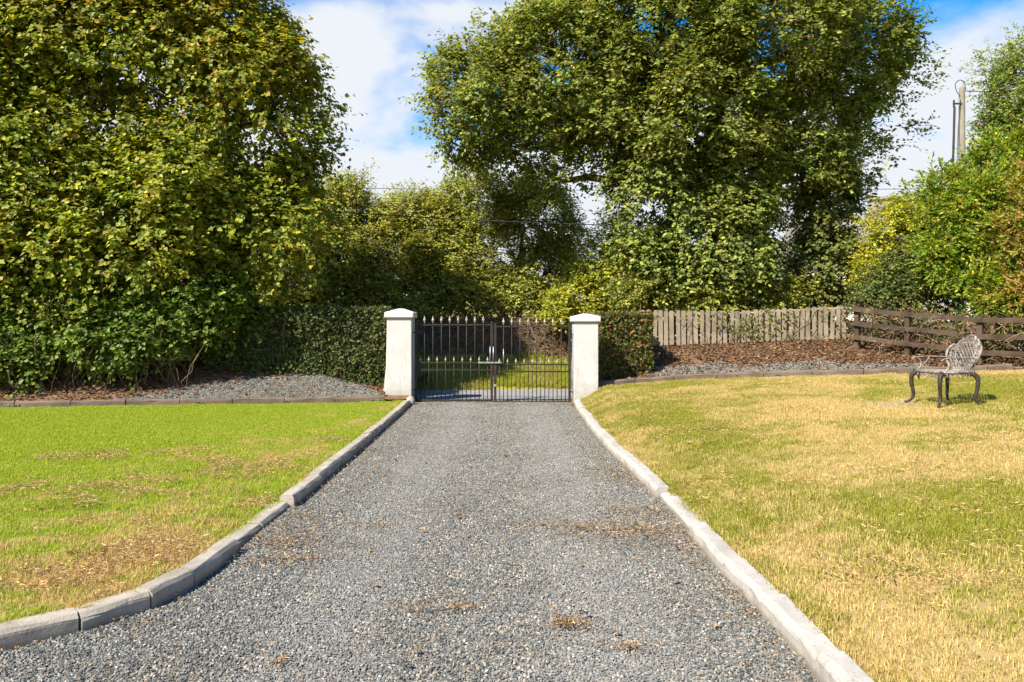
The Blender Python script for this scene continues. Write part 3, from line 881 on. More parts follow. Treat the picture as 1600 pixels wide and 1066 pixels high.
# ---- big lime tree left
def sunlit_top(P, col, r):  # sunlight on the upper leaves put into their colour as gold
    k = r.random(len(P)) < 0.36 * sstep((P[:, 2] + 0.35 * P[:, 0] - 5.2) / 2.2)
    g = np.array([(0.34, 0.27, 0.03), (0.40, 0.24, 0.03), (0.30, 0.30, 0.03)])[r.integers(0, 3, len(P))]
    return np.where(k[:, None], g * r.uniform(0.75, 1.2, (len(P), 1)), col)
OLIVE = [((0.135, 0.165, 0.016), 4), ((0.195, 0.21, 0.020), 3.5), ((0.09, 0.125, 0.014), 2.4), ((0.28, 0.26, 0.024), 1.5), ((0.26, 0.15, 0.025), 0.16)]
t = thing('lime_tree', 'huge olive-green leafy tree with sunlit golden top above the gravel bed', 'tree', (-6.6, 16.2, 0.7))
lb = lobes_px([(230, 120, 240, 190, 15.9, 1.9, 1), (60, 260, 250, 200, 15.7, 2.0, 1), (400, 190, 105, 140, 15.9, 1.4, 1), (415, 360, 95, 95, 15.6, 1.2, 1),
               (230, 380, 180, 120, 15.3, 1.7, 1), (-190, 240, 220, 260, 15.6, 2.2, .6), (230, 0, 170, 85, 15.8, 1.7, .7), (0, 0, 230, 95, 15.8, 1.8, .5), (60, 420, 170, 90, 14.9, 1.5, 1), (325, 60, 85, 120, 16.0, 1.6, 1), (130, 70, 150, 100, 15.4, 1.6, 1), (-20, 120, 120, 110, 15.2, 1.5, .8), (300, 300, 110, 110, 15.3, 1.5, .8), (30, 235, 95, 85, 14.8, 1.0, 1)])
loc0 = np.array([-6.6, 16.2, 0.7])
lbl = [(a - loc0[0], b - loc0[1], c - loc0[2], d, e, f, g) for a, b, c, d, e, f, g in lb]
exl = [ex(p, q, Y, 0.9, -0.2, 0.2) for p, q, Y in ((520, 165, 16.3), (522, 238, 16.2), (508, 215, 16.2), (500, 262, 16), (478, 120, 16.3), (512, 345, 16), (505, 400, 16), (480, 440, 15.8), (450, 60, 16.4), (430, 15, 16.5))]
exl = [(a[0] - loc0[0], a[1] - loc0[1], a[2] - loc0[2], *a[3:]) for a in exl]
C, o = foliage('crown', 301, lbl, 4050, 0.40, 8, 9, 0.104, 0.86, OLIVE, M_LEAF, t, LEAF_HEART, exl, up=0.12, droop=0.5, back=0.35, sub=(0.75, 14), colfn=sunlit_top)
branches('trunk', 302, (0, 0, -0.1), (-0.3, 0.0, 7.6), 0.28, C, M_BARK, t, 0.35, limbs=[(l[0], l[1] + .3, l[2]) for l in lbl])

# ---- green shrub under it
FRESH = [((0.08, 0.125, 0.014), 4), ((0.12, 0.165, 0.018), 3), ((0.045, 0.085, 0.012), 2.5), ((0.15, 0.165, 0.025), 1.0)]
t = thing('hazel_shrub', 'fresh green broad-leaved shrub skirting the foot of the huge olive-green tree', 'shrub', (-7.4, 14.9, 0.5))
lb = lobes_px([(90, 512, 190, 72, 14.5, 0.65, 1), (270, 490, 120, 70, 14.9, 0.7, 1), (-60, 535, 160, 75, 14.2, .6, 1), (350, 500, 50, 50, 15.3, .5, .8), (180, 535, 90, 42, 14.5, .5, 1), (20, 578, 60, 24, 14.0, .3, .8)])
lbl = [(a + 7.4, b - 14.9, c - .5, d, e, f, g) for a, b, c, d, e, f, g in lb]
C, o = foliage('leaves', 311, lbl, 1250, 0.24, 6, 7, 0.088, 0.85, FRESH, M_LEAF, t, LEAF_HEART, up=0.1, droop=0.5, back=0.5, sub=(0.35, 12))
r = rng_(312); m = MB()
for i in range(150):
    x = r.uniform(-3.4, 1.1); yb = (bed_line_left(x - 7.4) - 14.9) + r.uniform(0.7, 1.7)
    z = float(z_bed_left(x - 7.4, yb + 14.9)) - .5
    q = np.linspace(0, 1, 5)[:, None]
    p = np.array([x, yb, z]) + q * np.array([r.normal(0, .35), r.normal(-.1, .25), r.uniform(.5, 1.4)]) + r.normal(size=(5, 3)) * .04
    m.tube(p, r.uniform(.003, .006), 4, False)
m.build('stems', M_TWIG, t)['kind'] = 'stuff'

# ---- clipped hedges
def box_hedge(name, label, seed, x0, x1, y0, y1, ztop, zfun, n, size, pal, round_=0.12):
    t = thing(name, label, 'hedge', ((x0 + x1) / 2, (y0 + y1) / 2, float(zfun((x0 + x1) / 2, y0))))
    L = np.array(t.location)
    r = rng_(seed)
    P = []; N = []
    w, d, h = x1 - x0, y1 - y0, ztop - float(zfun((x0 + x1) / 2, y0))
    areas = np.array([w * h * 1.25, w * d, d * h, d * h, w * h * 0.4]); areas /= areas.sum()
    f = r.choice(5, n, p=areas)
    u = r.random(n); v = r.random(n); dep = np.abs(r.normal(0, 0.11, n))
    x = x0 + u * w; y = y0 + v * d
    zb = np.asarray(zfun(x, np.full(n, y0)))
    zt = ztop + 0.06 * (fbm(x * 1.5, y * 1.5, seed) - 0.5)
    z = zb + v * (zt - zb)
    bul = 0.10 * (fbm(x * 1.8 + seed, z * 1.8, seed + 1) - 0.5) * 2
    Pf = np.stack([x, y0 + dep + bul, z], -1)
    Pt = np.stack([x, y, zt - dep * 0.8], -1)
    z2 = zb + u * (zt - zb)
    Pr = np.stack([x1 - dep - bul * .5, y, z2], -1); Pl = np.stack([x0 + dep, y, z2], -1); Pb = np.stack([x, y1 - dep, z], -1)
    P = np.choose(f[:, None], [Pf, Pt, Pr, Pl, Pb])
    N = np.array([(0, -1, .35), (0, 0, 1), (1, 0, .35), (-1, 0, .35), (0, 1, .35)], float)[f] + r.normal(size=(n, 3)) * 0.5
    A = r.normal(size=(n, 3)) + np.array([0, 0, -0.2])
    S = size * r.uniform(.6, 1.3, n)
    col = pick_colors(r, n, pal, .25)
    o = link('leaves', leaf_mesh('leaves', P - L, A, N, S, .8, col, LEAF_HEART), M_LEAF_GLOSSY, t); o['kind'] = 'stuff'
    m = MB()
    for i in range(int(w * 26)):
        bx, by = r.uniform(x0 + .1, x1 - .1), r.uniform(y0 + .12, y1 - .1)
        q = np.linspace(0, 1, 4)[:, None]
        p = np.array([bx, by, float(zfun(bx, by)) - .05]) + q * np.array([r.normal(0, .2), r.normal(0, .08), h * r.uniform(.6, .95)]) + r.normal(size=(4, 3)) * .03
        m.tube(p - L, r.uniform(.004, .009), 4, False)
    m.build('stems', M_TWIG, t)['kind'] = 'stuff'
    return t
HEDGE = [((0.075, 0.105, 0.026), 4), ((0.11, 0.145, 0.034), 2.5), ((0.05, 0.07, 0.018), 2), ((0.16, 0.09, 0.04), 0.7), ((0.12, 0.14, 0.05), 0.8)]
box_hedge('clipped_hedge', 'dark clipped hedge in shade running from the big tree to the gate pillar', 321, -6.3, -2.56, 15.15, 16.15, 1.92, z_bed_left, 26000, 0.062, HEDGE)
RUST = HEDGE + [((0.28, 0.13, 0.04), 2.2), ((0.19, 0.16, 0.03), 1.2)]
def zr0(x, y): return np.maximum(z_bed_right(np.maximum(x, 1.8), np.maximum(y, 15.0)), 0.2)
box_hedge('clipped_hedge', 'short rust-tinged clipped hedge between the gate pillar and the picket fence', 322, 1.82, 2.95, 15.45, 16.9, 1.82, zr0, 13000, 0.06, RUST)

# ---- oak
OAK = [((0.115, 0.145, 0.027), 4), ((0.17, 0.195, 0.035), 3.2), ((0.075, 0.10, 0.02), 1.8), ((0.24, 0.245, 0.037), 1.0), ((0.17, 0.11, 0.035), 0.3)]
t = thing('oak_tree', 'tall spreading oak with ivy-clad trunk rising behind the picket fence', 'tree', (5.5, 19.6, 1.1))
YO = 19.5
rows = [(755, 165, 85, 80, YO, 1.9, 1), (830, 225, 75, 42, YO, 1.3, .6), (880, 95, 110, 85, YO, 2.2, 1), (1030, 60, 150, 110, YO - .4, 2.6, 1), (1180, 60, 150, 120, YO - .2, 2.6, 1),
        (1310, 90, 95, 105, YO + .4, 2.0, .75), (1080, 200, 130, 100, YO - .6, 2.2, 1), (1255, 210, 95, 80, YO + .4, 1.7, .6), (960, 190, 85, 75, YO - .2, 1.8, 1),
        (1100, -130, 250, 120, YO + .3, 3.0, .5), (925, -30, 85, 70, YO, 2.0, .6), (1290, -40, 100, 90, YO, 2.0, .6), (880, 275, 40, 35, YO, .8, .5), (1330, 250, 45, 45, YO + .3, 1.0, .4), (1180, 270, 60, 40, YO, 1.3, .6), (1255, 270, 70, 45, YO - .2, 1.2, .7), (860, 160, 90, 70, YO - .4, 1.6, .8)]
lb = lobes_px(rows)
lbl = [(a - 5.5, b - 19.6, c - 1.1, d, e, f, g) for a, b, c, d, e, f, g in lb]
tips = [ex(p, q, YO, nx, -.3, nz) for p, q, nx, nz in ((1452, 118, 1, .1), (1430, 112, 1, .1), (1432, 205, 1, 0), (1412, 205, 1, 0), (1405, 160, 1, 0), (1425, 85, 1, .3), (1395, 45, 1, .4), (672, 160, -1, .1), (690, 145, -1, .2), (700, 235, -.6, -.6), (745, 42, -.2, 1), (775, 35, 0, 1), (1355, 275, .6, -.6), (870, 305, 0, -1), (910, 285, .3, -1), (820, 275, 0, -1), (760, 255, 0, -1), (1345, 295, .4, -1))]
tips = [(a[0] - 5.5, a[1] - 19.6, a[2] - 1.1, *a[3:]) for a in tips]
C, o = foliage('crown', 331, lbl, 3600, 0.40, 9, 9, 0.118, 0.62, OAK, M_LEAF, t, LEAF_DIAMOND, tips, up=0.2, droop=0.25, back=0.3, sub=(0.72, 13))
limbs = [(l[0], l[1] + .2, l[2] - .1) for l in lbl]
branches('trunk', 332, (0, 0, -.2), (.2, .2, 9.2), 0.48, C, M_BARK, t, 0.22, limbs=limbs, rt=.022)
IVY = [((0.105, 0.135, 0.026), 4), ((0.155, 0.18, 0.034), 3), ((0.07, 0.095, 0.02), 2), ((0.21, 0.22, 0.04), 1.0)]
lb = lobes_px([(1040, 320, 85, 95, YO - .9, 1.1, 1), (1130, 380, 92, 100, YO - 1.0, 1.1, 1), (1010, 420, 55, 55, YO - .9, .8, .9), (1150, 290, 70, 70, YO - .8, 1.0, .8), (1090, 440, 60, 40, YO - 1.0, .7, .8)])
lbl = [(a - 5.5, b - 19.6, c - 1.1, d, e, f, g) for a, b, c, d, e, f, g in lb]
foliage('ivy', 333, lbl, 900, 0.34, 8, 8, 0.10, 0.85, IVY, M_LEAF_GLOSSY, t, LEAF_DIAMOND, up=0.0, droop=0.6, back=.2, sub=(0.5, 10))

# ---- ivy column
t = thing('ivy_clad_stump', 'dark ivy-covered dead trunk standing between oak and yellow shrub', 'tree stump', (8.2, 19.6, 1.2))
lb = lobes_px([(1292, 330, 48, 60, 19.6, .8, 1), (1290, 420, 58, 75, 19.5, .9, 1), (1295, 285, 36, 30, 19.6, .6, 1), (1255, 470, 35, 30, 19.2, .5, .7)])
lbl = [(a - 8.2, b - 19.6, c - 1.2, d, e, f, g) for a, b, c, d, e, f, g in lb]
IVD = [((0.085, 0.105, 0.024), 4), ((0.12, 0.14, 0.03), 3), ((0.16, 0.14, 0.04), 1)]
C, o = foliage('ivy', 341, lbl, 480, 0.26, 7, 8, 0.09, 0.85, IVD, M_LEAF_GLOSSY, t, LEAF_DIAMOND, up=0, droop=.6)
branches('trunk', 342, (0, 0, -.1), (.1, 0, 3.9), 0.30, C, M_BARK, t, .3)

# ---- hedgerow trees and shrubs across the lane
def shrub(name, label, cat, seed, base, rows, n_cl, cl_r, size, width, pal, top, r0=0.10, twigs=7, per=8, up=.25, droop=.3, extra=(), mat=None, spray=0.0, frac=.25, part='crown', floor=None, sub=0.45):
    t = thing(name, label, cat, base)
    b = np.array(base)
    lbl = [(a - b[0], y - b[1], c - b[2], d, e, f, g) for a, y, c, d, e, f, g in lobes_px(rows)]
    exl = [(a[0] - b[0], a[1] - b[1], a[2] - b[2], *a[3:]) for a in extra]
    C, o = foliage(part, seed, lbl, n_cl, cl_r, twigs, per, size, width, pal, mat or M_LEAF, t, LEAF_DIAMOND, exl, up=up, droop=droop, spray=spray, floor=floor, sub=(sub, 9))
    branches('trunk', seed + 1, (0, 0, -.15), (0.1, .1, top - b[2]), r0, C, M_BARK, t, frac, limbs=[(l[0], l[1], l[2]) for l in lbl])
    return t
HAW = [((0.17, 0.185, 0.03), 4), ((0.245, 0.245, 0.04), 3), ((0.10, 0.12, 0.024), 2), ((0.32, 0.29, 0.045), 1.2)]
HAWD = [((0.165, 0.185, 0.032), 4), ((0.23, 0.24, 0.042), 3), ((0.09, 0.11, 0.024), 2.2), ((0.27, 0.25, 0.045), 0.8)]
YEL = [((0.22, 0.235, 0.02), 4), ((0.32, 0.30, 0.025), 3), ((0.10, 0.13, 0.018), 2), ((0.30, 0.25, 0.03), 1)]
YH = 22.4
shrub('hawthorn_tree', 'yellowish bushy hawthorn with whippy shoots right beside the huge olive-green tree', 'tree', 351, (-5.0, 22.4, 1.5),
      [(500, 360, 75, 65, YH, 1.3, 1), (540, 320, 45, 42, YH, 1.0, 1), (470, 440, 75, 45, YH - .3, 1.1, 1), (560, 400, 60, 55, YH - .2, 1.1, 1), (540, 450, 60, 35, YH - .6, .8, 1), (500, 482, 90, 24, YH - .7, .7, 1)], 1150, .30, .095, .6, HAW, 5.0,
      extra=[ex(p, q, YH, .3, 0, 1) for p, q in ((575, 268, ), (568, 280), (560, 292), (545, 285), (530, 290), (515, 300))])
shrub('hawthorn_tree', 'low light green hawthorn in the middle of the hedgerow behind the gates', 'tree', 353, (-3.0, 22.3, 1.5),
      [(640, 345, 60, 40, YH, 1.1, 1), (620, 400, 75, 55, YH - .3, 1.2, 1), (690, 370, 55, 55, YH, 1.1, 1), (640, 450, 80, 38, YH - .6, .9, 1), (640, 484, 90, 20, YH - .8, .7, 1), (700, 420, 60, 50, YH, 1.0, .8)], 1200, .30, .095, .6, HAW, 4.6,
      extra=[ex(p, q, YH, .1, 0, 1) for p, q in ((655, 300), (665, 312), (630, 308), (640, 318), (600, 335), (610, 325))])
shrub('hawthorn_tree', 'tall dense dark hawthorn under the oak branch behind the gates', 'tree', 355, (0.2, 22.6, 1.5),
      [(770, 320, 75, 48, YH + .2, 1.3, 1), (830, 350, 75, 60, YH + .2, 1.4, 1), (760, 400, 85, 60, YH - .2, 1.3, 1), (850, 430, 70, 45, YH - .4, 1.1, 1), (740, 455, 75, 35, YH - .7, .9, 1), (800, 460, 70, 30, YH - .8, .8, 1), (880, 380, 45, 45, YH, 1, .8), (730, 290, 35, 24, YH, .7, .6), (800, 486, 100, 16, YH - .9, .6, .8), (800, 400, 80, 60, YH + .4, 1.2, .8)], 1500, .30, .095, .6, HAWD, 5.2)
shrub('hawthorn_tree', 'shadowy hawthorn glimpsed between the huge olive-green tree and the clipped hedge', 'tree', 356, (-9.8, 22.2, 1.5),
      [(330, 400, 110, 70, YH, 1.2, 1), (180, 390, 110, 80, YH, 1.2, 1), (400, 470, 80, 30, YH - .5, .8, 1), (40, 400, 100, 90, YH, 1.2, .8), (250, 300, 120, 70, YH + .3, 1.2, .8)], 650, .38, .12, .65, HAWD, 5.0)
shrub('field_maple', 'bright yellow-green shrub overhanging the gate pillar beside the picket fence', 'shrub', 357, (2.6, 20.8, 1.2),
      [(935, 410, 45, 50, 20.6, .9, 1), (920, 465, 50, 30, 20.2, .7, 1), (975, 450, 50, 38, 20.2, .8, 1), (950, 372, 30, 22, 20.8, .6, .8), (900, 482, 50, 18, 20.0, .6, .8)], 520, .26, .08, .7, YEL[:3] + HAW[:1], 3.8, .06)
shrub('elder_shrub', 'low mixed green shrub leaning over the picket fence below the oak', 'shrub', 359, (5.4, 18.5, 1.15),
      [(1060, 468, 60, 22, 18.3, .5, 1), (1150, 468, 75, 25, 18.3, .5, 1), (1215, 462, 45, 26, 18.4, .5, 1), (1020, 460, 35, 22, 18.3, .4, 1)], 380, .22, .085, .6, HAW, 2.2, .05)
shrub('maple_shrub', 'golden yellow-green shrub below the chimney and pole', 'shrub', 361, (9.3, 18.2, 1.2),
      [(1400, 365, 50, 46, 17.9, .8, 1), (1385, 425, 40, 40, 17.8, .7, 1), (1440, 335, 34, 36, 18.1, .7, 1), (1445, 400, 30, 45, 18, .6, .7)], 560, .22, .075, .7, YEL, 3.6, .06,
      extra=[ex(p, q, 18.1, .1, 0, 1) for p, q in ((1440, 284), (1425, 288), (1455, 289), (1412, 300))])
DARK = [((0.055, 0.075, 0.02), 4), ((0.085, 0.11, 0.026), 3), ((0.13, 0.14, 0.035), 1.2)]
shrub('holly_bush', 'dark glossy bush in shadow behind the rail fence', 'bush', 363, (9.3, 16.9, .9),
      [(1400, 455, 55, 40, 16.9, .8, 1), (1440, 420, 45, 50, 17.1, .8, 1), (1370, 470, 35, 25, 16.8, .5, 1), (1465, 390, 30, 50, 17.3, .6, .8)], 480, .22, .07, .65, DARK, 2.6, .06, mat=M_LEAF_GLOSSY)
shrub('laurel_bush', 'deep green background bush filling the gap under the conifers', 'bush', 364, (13.2, 19.2, .9),
      [(1500, 440, 90, 60, 19.2, .8, 1), (1600, 440, 90, 65, 18.6, .8, 1), (1560, 380, 80, 60, 19.4, .8, .8), (1420, 470, 60, 35, 19.2, .6, .8)], 420, .30, .11, .65, DARK, 2.8, .06, mat=M_LEAF_GLOSSY)
THU = [((0.115, 0.18, 0.014), 4), ((0.20, 0.235, 0.018), 3), ((0.065, 0.12, 0.012), 2.4), ((0.27, 0.26, 0.025), 1.6), ((0.24, 0.14, 0.04), .35)]
shrub('thuja_conifer', 'bright green feathery conifer overhanging the rail fence', 'conifer', 365, (9.9, 15.0, .6),
      [(1530, 330, 55, 80, 15.2, 1.0, 1), (1500, 370, 45, 75, 15.3, .9, 1), (1560, 410, 55, 75, 14.8, .9, 1), (1515, 310, 28, 36, 15.4, .7, .9), (1570, 270, 45, 60, 15.3, .9, 1), (1600, 360, 40, 90, 14.8, .8, .8), (1590, 455, 30, 35, 14.2, .5, .9), (1550, 470, 22, 22, 14.4, .4, .8), (1470, 320, 26, 45, 15.5, .6, .8)], 620, .27, .10, .42, THU, 4.2, .09, twigs=9, per=9, up=.1, droop=.15, spray=1.0)
ORG = [((0.26, 0.14, 0.045), 2.2), ((0.25, 0.21, 0.035), 3), ((0.14, 0.18, 0.02), 4), ((0.36, 0.21, 0.09), 1)]
shrub('browning_conifer', 'orange and green browning conifer at the edge of the picture', 'conifer', 367, (10.2, 13.9, .6),
      [(1625, 360, 50, 95, 14.0, .8, 1), (1620, 450, 45, 50, 13.8, .7, 1), (1650, 280, 50, 50, 14.2, .7, .8)], 380, .26, .10, .42, ORG, 3.6, .08, twigs=9, per=8, up=.1, droop=.15, spray=1.0)
ELD = [((0.10, 0.15, 0.026), 4), ((0.15, 0.20, 0.034), 3), ((0.21, 0.22, 0.045), 1), ((0.24, 0.09, 0.05), .5)]
shrub('rowan_tree', 'airy rowan with reddish tips rising above the green conifer', 'tree', 369, (11.6, 16.6, .9),
      [(1592, 150, 44, 50, 16.5, 1.0, 1), (1578, 205, 34, 40, 16.4, .9, 1), (1620, 100, 50, 50, 16.5, 1, .9), (1640, 200, 60, 60, 16.5, 1, .8), (1555, 120, 20, 16, 16.5, .5, .5)], 520, .26, .075, .5, ELD, 6.6, .07,
      extra=[ex(p, q, 16.5, -1, -.2, .3) for p, q in ((1528, 96), (1540, 92), (1545, 155), (1542, 175), (1590, 60), (1572, 72), (1545, 75))])

# brown bank growth behind the gate: dead stalks and ivy
def twig_mass(name, label, seed, n, fpos, ln, rad, mat, cat='bramble', leaves=None):
    r = rng_(seed)
    m = MB()
    for i in range(n):
        p0 = np.array(fpos(r))
        d = nrm(r.normal(size=3) * np.array([1, .7, .55]) + np.array([0, -.1, .5]))
        L = ln * r.uniform(.5, 1.5)
        q = np.linspace(0, 1, 6)[:, None]
        p = p0 + d * L * q + np.array([0, 0, -1]) * L * .55 * q ** 2.2 + np.cumsum(r.normal(size=(6, 3)) * .03 * L, 0)
        m.tube(p, rad * r.uniform(.5, 1.5) * (1 - .6 * q[:, 0]), 3, False)
    t = thing(name, label, cat)
    m.build('stems', mat, t)['kind'] = 'stuff'
    if leaves:
        nL, size, pal, mt = leaves
        P = np.array([fpos(r) for _ in range(nL)]) + r.normal(size=(nL, 3)) * .12 + np.array([0, 0, .12])
        o = link('leaves', leaf_mesh('leaves', P, r.normal(size=(nL, 3)), r.normal(size=(nL, 3)) * .6 + np.array([0, -.5, .7]), size * r.uniform(.6, 1.3, nL), .8, pick_colors(r, nL, pal), LEAF_DIAMOND), mt, t)
        o['kind'] = 'stuff'
    return t
def f_scrub(r):
    u = r.random()
    x = 7.6 + 2.6 * u + r.normal(0, .1); y = 16.0 - (x - 7.5) * 1.42 + r.uniform(.1, 1.1)
    return (x, y, float(z_bed_right(x, y)) + r.uniform(0, .8))
twig_mass('bramble_thicket', 'tangle of dry brown stems caught behind the dark rail fence', 381, 520, f_scrub, .6, .005, M_DEADTWIG, leaves=(3200, .065, DARK + [((.22, .12, .05), 2)], M_LEAF))
def f_bank(r):
    x = r.uniform(-4.5, 4.5); s = r.uniform(.70, 1.0); y = float(lane_y(x)) + 1.1 + s * 3
    return (x, y, float(VZ(s, x, y)))
twig_mass('bank_scrub', 'dead brown stalks and ivy clothing the bank behind the gates', 383, 900, f_bank, .5, .006, M_TWIG, cat='scrub', leaves=(5200, .07, [((.12, .07, .035), 4), ((.06, .075, .025), 3), ((.20, .12, .05), 1.5)], M_LEAF))

# ------------------------------------------------------------------ gate pillars
def pillar(label, x0, x1, y0, y1, zt, zp, z0=-.1, batter=0.0):
    t = thing('gate_pillar', label, 'pillar', ((x0 + x1) / 2, (y0 + y1) / 2, 0), group='rendered gate pillars')
    w, d = (x1 - x0) / 2, (y1 - y0) / 2
    m = MB()
    n = 10; V = []; F = []
    for i in range(n + 1):
        z = z0 + (zt - z0) * i / n; b = batter * (1 - i / n)
        V += [(-w - b, -d, z), (w, -d, z), (w, d, z), (-w - b, d, z)]
    for i in range(n):
        for k in range(4):
            k2 = (k + 1) % 4
            F.append((i*4+k, i*4+k2, i*4+4+k2, i*4+4+k))
    F.append((3, 2, 1, 0)); F.append((n*4, n*4+1, n*4+2, n*4+3)); m.add(V, F)
    m.build('shaft', M_PILLAR, t, False, .012)
    m = MB(); o = .045; h = .105
    V = [(-w-o, -d-o, zt), (w+o, -d-o, zt), (w+o, d+o, zt), (-w-o, d+o, zt), (-w-o, -d-o, zt+h), (w+o, -d-o, zt+h), (w+o, d+o, zt+h), (-w-o, d+o, zt+h),
         (-.05, -.05, zp - .01), (.05, -.05, zp - .01), (.05, .05, zp - .01), (-.05, .05, zp - .01)]
    F = [(3, 2, 1, 0)] + [(k, (k+1) % 4, 4 + (k+1) % 4, 4 + k) for k in range(4)] + [(4 + k, 4 + (k+1) % 4, 8 + (k+1) % 4, 8 + k) for k in range(4)] + [(8, 9, 10, 11)]
    m.add(V, F)
    m.build('cap', M_CAP, t, False, .014)
    return t
pL = pillar('white rendered gate pillar with pointed cap beside the long hedge', -2.47, -1.985, 14.6, 15.1, 1.695, 1.89, batter=.035)
m = MB()
m.add([(-.36, -.1, -.1), (-.20, -.1, -.1), (-.20, .22, -.1), (-.36, .22, -.1), (-.25, -.08, 1.0), (-.21, -.08, 1.0), (-.21, .20, 1.0), (-.25, .20, 1.0)], [(3,2,1,0),(4,5,6,7),(0,1,5,4),(1,2,6,5),(2,3,7,6),(3,0,4,7)])
b = m.build('buttress', M_PILLAR, pL); b.location = (-.02, .06, 0)
pR = pillar('white rendered gate pillar with flatter cap next to the sloping lawn', 1.225, 1.705, 14.6, 15.1, 1.615, 1.79)
m = MB(); m.tube([(-.22, -.18, -.05), (-.20, -.2, .05), (-.17, -.2, .13), (-.15, -.2, .16)], [.13, .12, .08, .03], 7)
tag(m.build('boulder', M_KERB_L, None, True), 'small pale stone at the foot of the gate pillar beside the long hedge', 'stone').location = (-1.78, 14.55, 0)

# ------------------------------------------------------------------ gates
def finial_mesh(s, name):
    m = MB()
    m.lathe([(.008 * s, 0), (.016 * s, .008 * s), (.016 * s, .018 * s), (.009 * s, .026 * s), (.012 * s, .04 * s), (.034 * s, .055 * s), (.028 * s, .075 * s), (.016 * s, .115 * s), (.002, .165 * s)], sides=6)
    return m.mesh(name)
FIN_BIG, FIN_SMALL = finial_mesh(.86, 'finial'), finial_mesh(.68, 'finial')
def gate_leaf(label, xa, xb, dz, hinge_side):
    """one leaf between xa and xb at Y=14.78"""
    t = thing('iron_gate', label, 'gate', (xa, 14.78, dz), group='pair of iron driveway gates')
    W_ = xb - xa
    def rail(z, hh=.016, y=0):
        m = MB(); m.box((.02, -.009 + y, z - hh), (W_ - .02, .009 + y, z + hh)); m.build('rail', M_IRON, t, bevel=.002)
    for z in (1.555, .80, .655, .045): rail(z, .014 if z > .1 else .02)
    for x in (0, W_):
        heavy = .024
        m = MB(); m.box((x - heavy, -heavy, .01), (x + heavy, heavy, 1.62)); m.build('stile', M_IRON, t, bevel=.003)
    pitch = W_ / 9
    for i in range(1, 9):
        m = MB(); m.tube([(i * pitch, 0, .04), (i * pitch, 0, 1.0), (i * pitch, 0, 1.60)], .0085, 6)
        b = m.build('bar', M_IRON, t, True)
        f = link('finial', FIN_BIG, M_FINIAL, b); f.location = (i * pitch, 0, 1.595)
    for i in range(9):
        xx = (i + .5) * pitch
        m = MB(); m.tube([(xx, 0, .04), (xx, 0, .45), (xx, 0, .815)], .0085, 6)
        b = m.build('bar', M_IRON, t, True)
        f = link('finial', FIN_SMALL, M_FINIAL, b); f.location = (xx, 0, .81)
    hx = 0 if hinge_side < 0 else W_
    for z in (.25, 1.4):
        m = MB(); m.tube([(hx, 0, z), (hx + hinge_side * .04, 0, z), (hx + hinge_side * .075, .0, z)], .013, 6); m.build('hinge', M_IRON, t)
    return t, W_
gl, wl = gate_leaf('black iron gate leaf with spear finials hung on the pillar beside the long hedge', -1.915, -.405, 0.0, -1)
gr, wr = gate_leaf('black iron gate leaf with spear finials hung on the pillar next to the sloping lawn', -.335, 1.15, -.035, 1)
m = MB(); m.box((wl - .27, -.045, .785), (wl + .20, -.027, .815)); m.build('latch_bar', M_GALV, gl, bevel=.003)
for x in (wl - .03, wl + .035):
    m = MB(); m.tube([(x, -.04, .80), (x, -.04, 1.12)], .012, 6); m.build('bolt', M_GALV, gl, True)
m = MB(); m.tube([(.165, -.02, .80), (.165, -.02, 1.11)], .010, 6); m.build('bolt', M_GALV, gr, True)
m = MB(); m.box((-.02, -.055, .36), (.02, -.026, .40)); m.build('padlock', M_GALV, gr, bevel=.004)

# ------------------------------------------------------------------ picket fence
t = thing('picket_fence', 'weathered wooden picket fence along the top of the leafy bed', 'fence', (5.3, 17.15, 1.0))
L = np.array(t.location)
r = rng_(401)
n = 35
def fz(x): return np.interp(x, [3.0, 5.3, 7.75], [1.06, 1.12, 1.25])
def fh(x): return np.interp(x, [3.0, 5.3, 7.75], [1.90, 1.90, 2.01])
for k, z in ((0, .22), (1, .70)):
    m = MB()
    P = [(x - L[0], .035, float(fz(x)) + z - L[2]) for x in (2.95, 4.2, 5.3, 6.5, 7.8)]
    m.tube(P, .035, 4); m.build('rail', M_PICKET, t)
for x in (3.05, 4.9, 6.5, 7.7):
    m = MB(); m.box((x - L[0] - .045, .06, -.3), (x - L[0] + .045, .15, float(fh(x)) - L[2] - .06)); m.build('post', M_PICKET, t, bevel=.005)
for i in range(n):
    x = 3.03 + i * (4.66 / (n - 1)) + r.normal(0, .008)
    z0 = float(fz(x)) + r.uniform(-.03, .03); z1 = float(fh(x)) + r.normal(0, .012)
    w = .048 + r.normal(0, .003); th = .011
    out = [(-w, 0), (w, 0), (w, (z1 - z0) - .03), (w * .72, (z1 - z0) - .008), (0, z1 - z0), (-w * .72, (z1 - z0) - .008), (-w, (z1 - z0) - .03)]
    V = [(a, -th, b) for a, b in out] + [(a, th, b) for a, b in out]; kk = len(out)
    F = [tuple(range(kk)), tuple(range(kk, 2 * kk))[::-1]] + [(j, j + kk, (j + 1) % kk + kk, (j + 1) % kk) for j in range(kk)]
    m = MB(); m.add(V, F)
    p = m.build('picket', M_PICKET, t)
    p.location = (x - L[0], -.012 + r.normal(0, .003), z0 - L[2]); p.rotation_euler = (r.normal(0, .012), r.normal(0, .018), r.normal(0, .03))
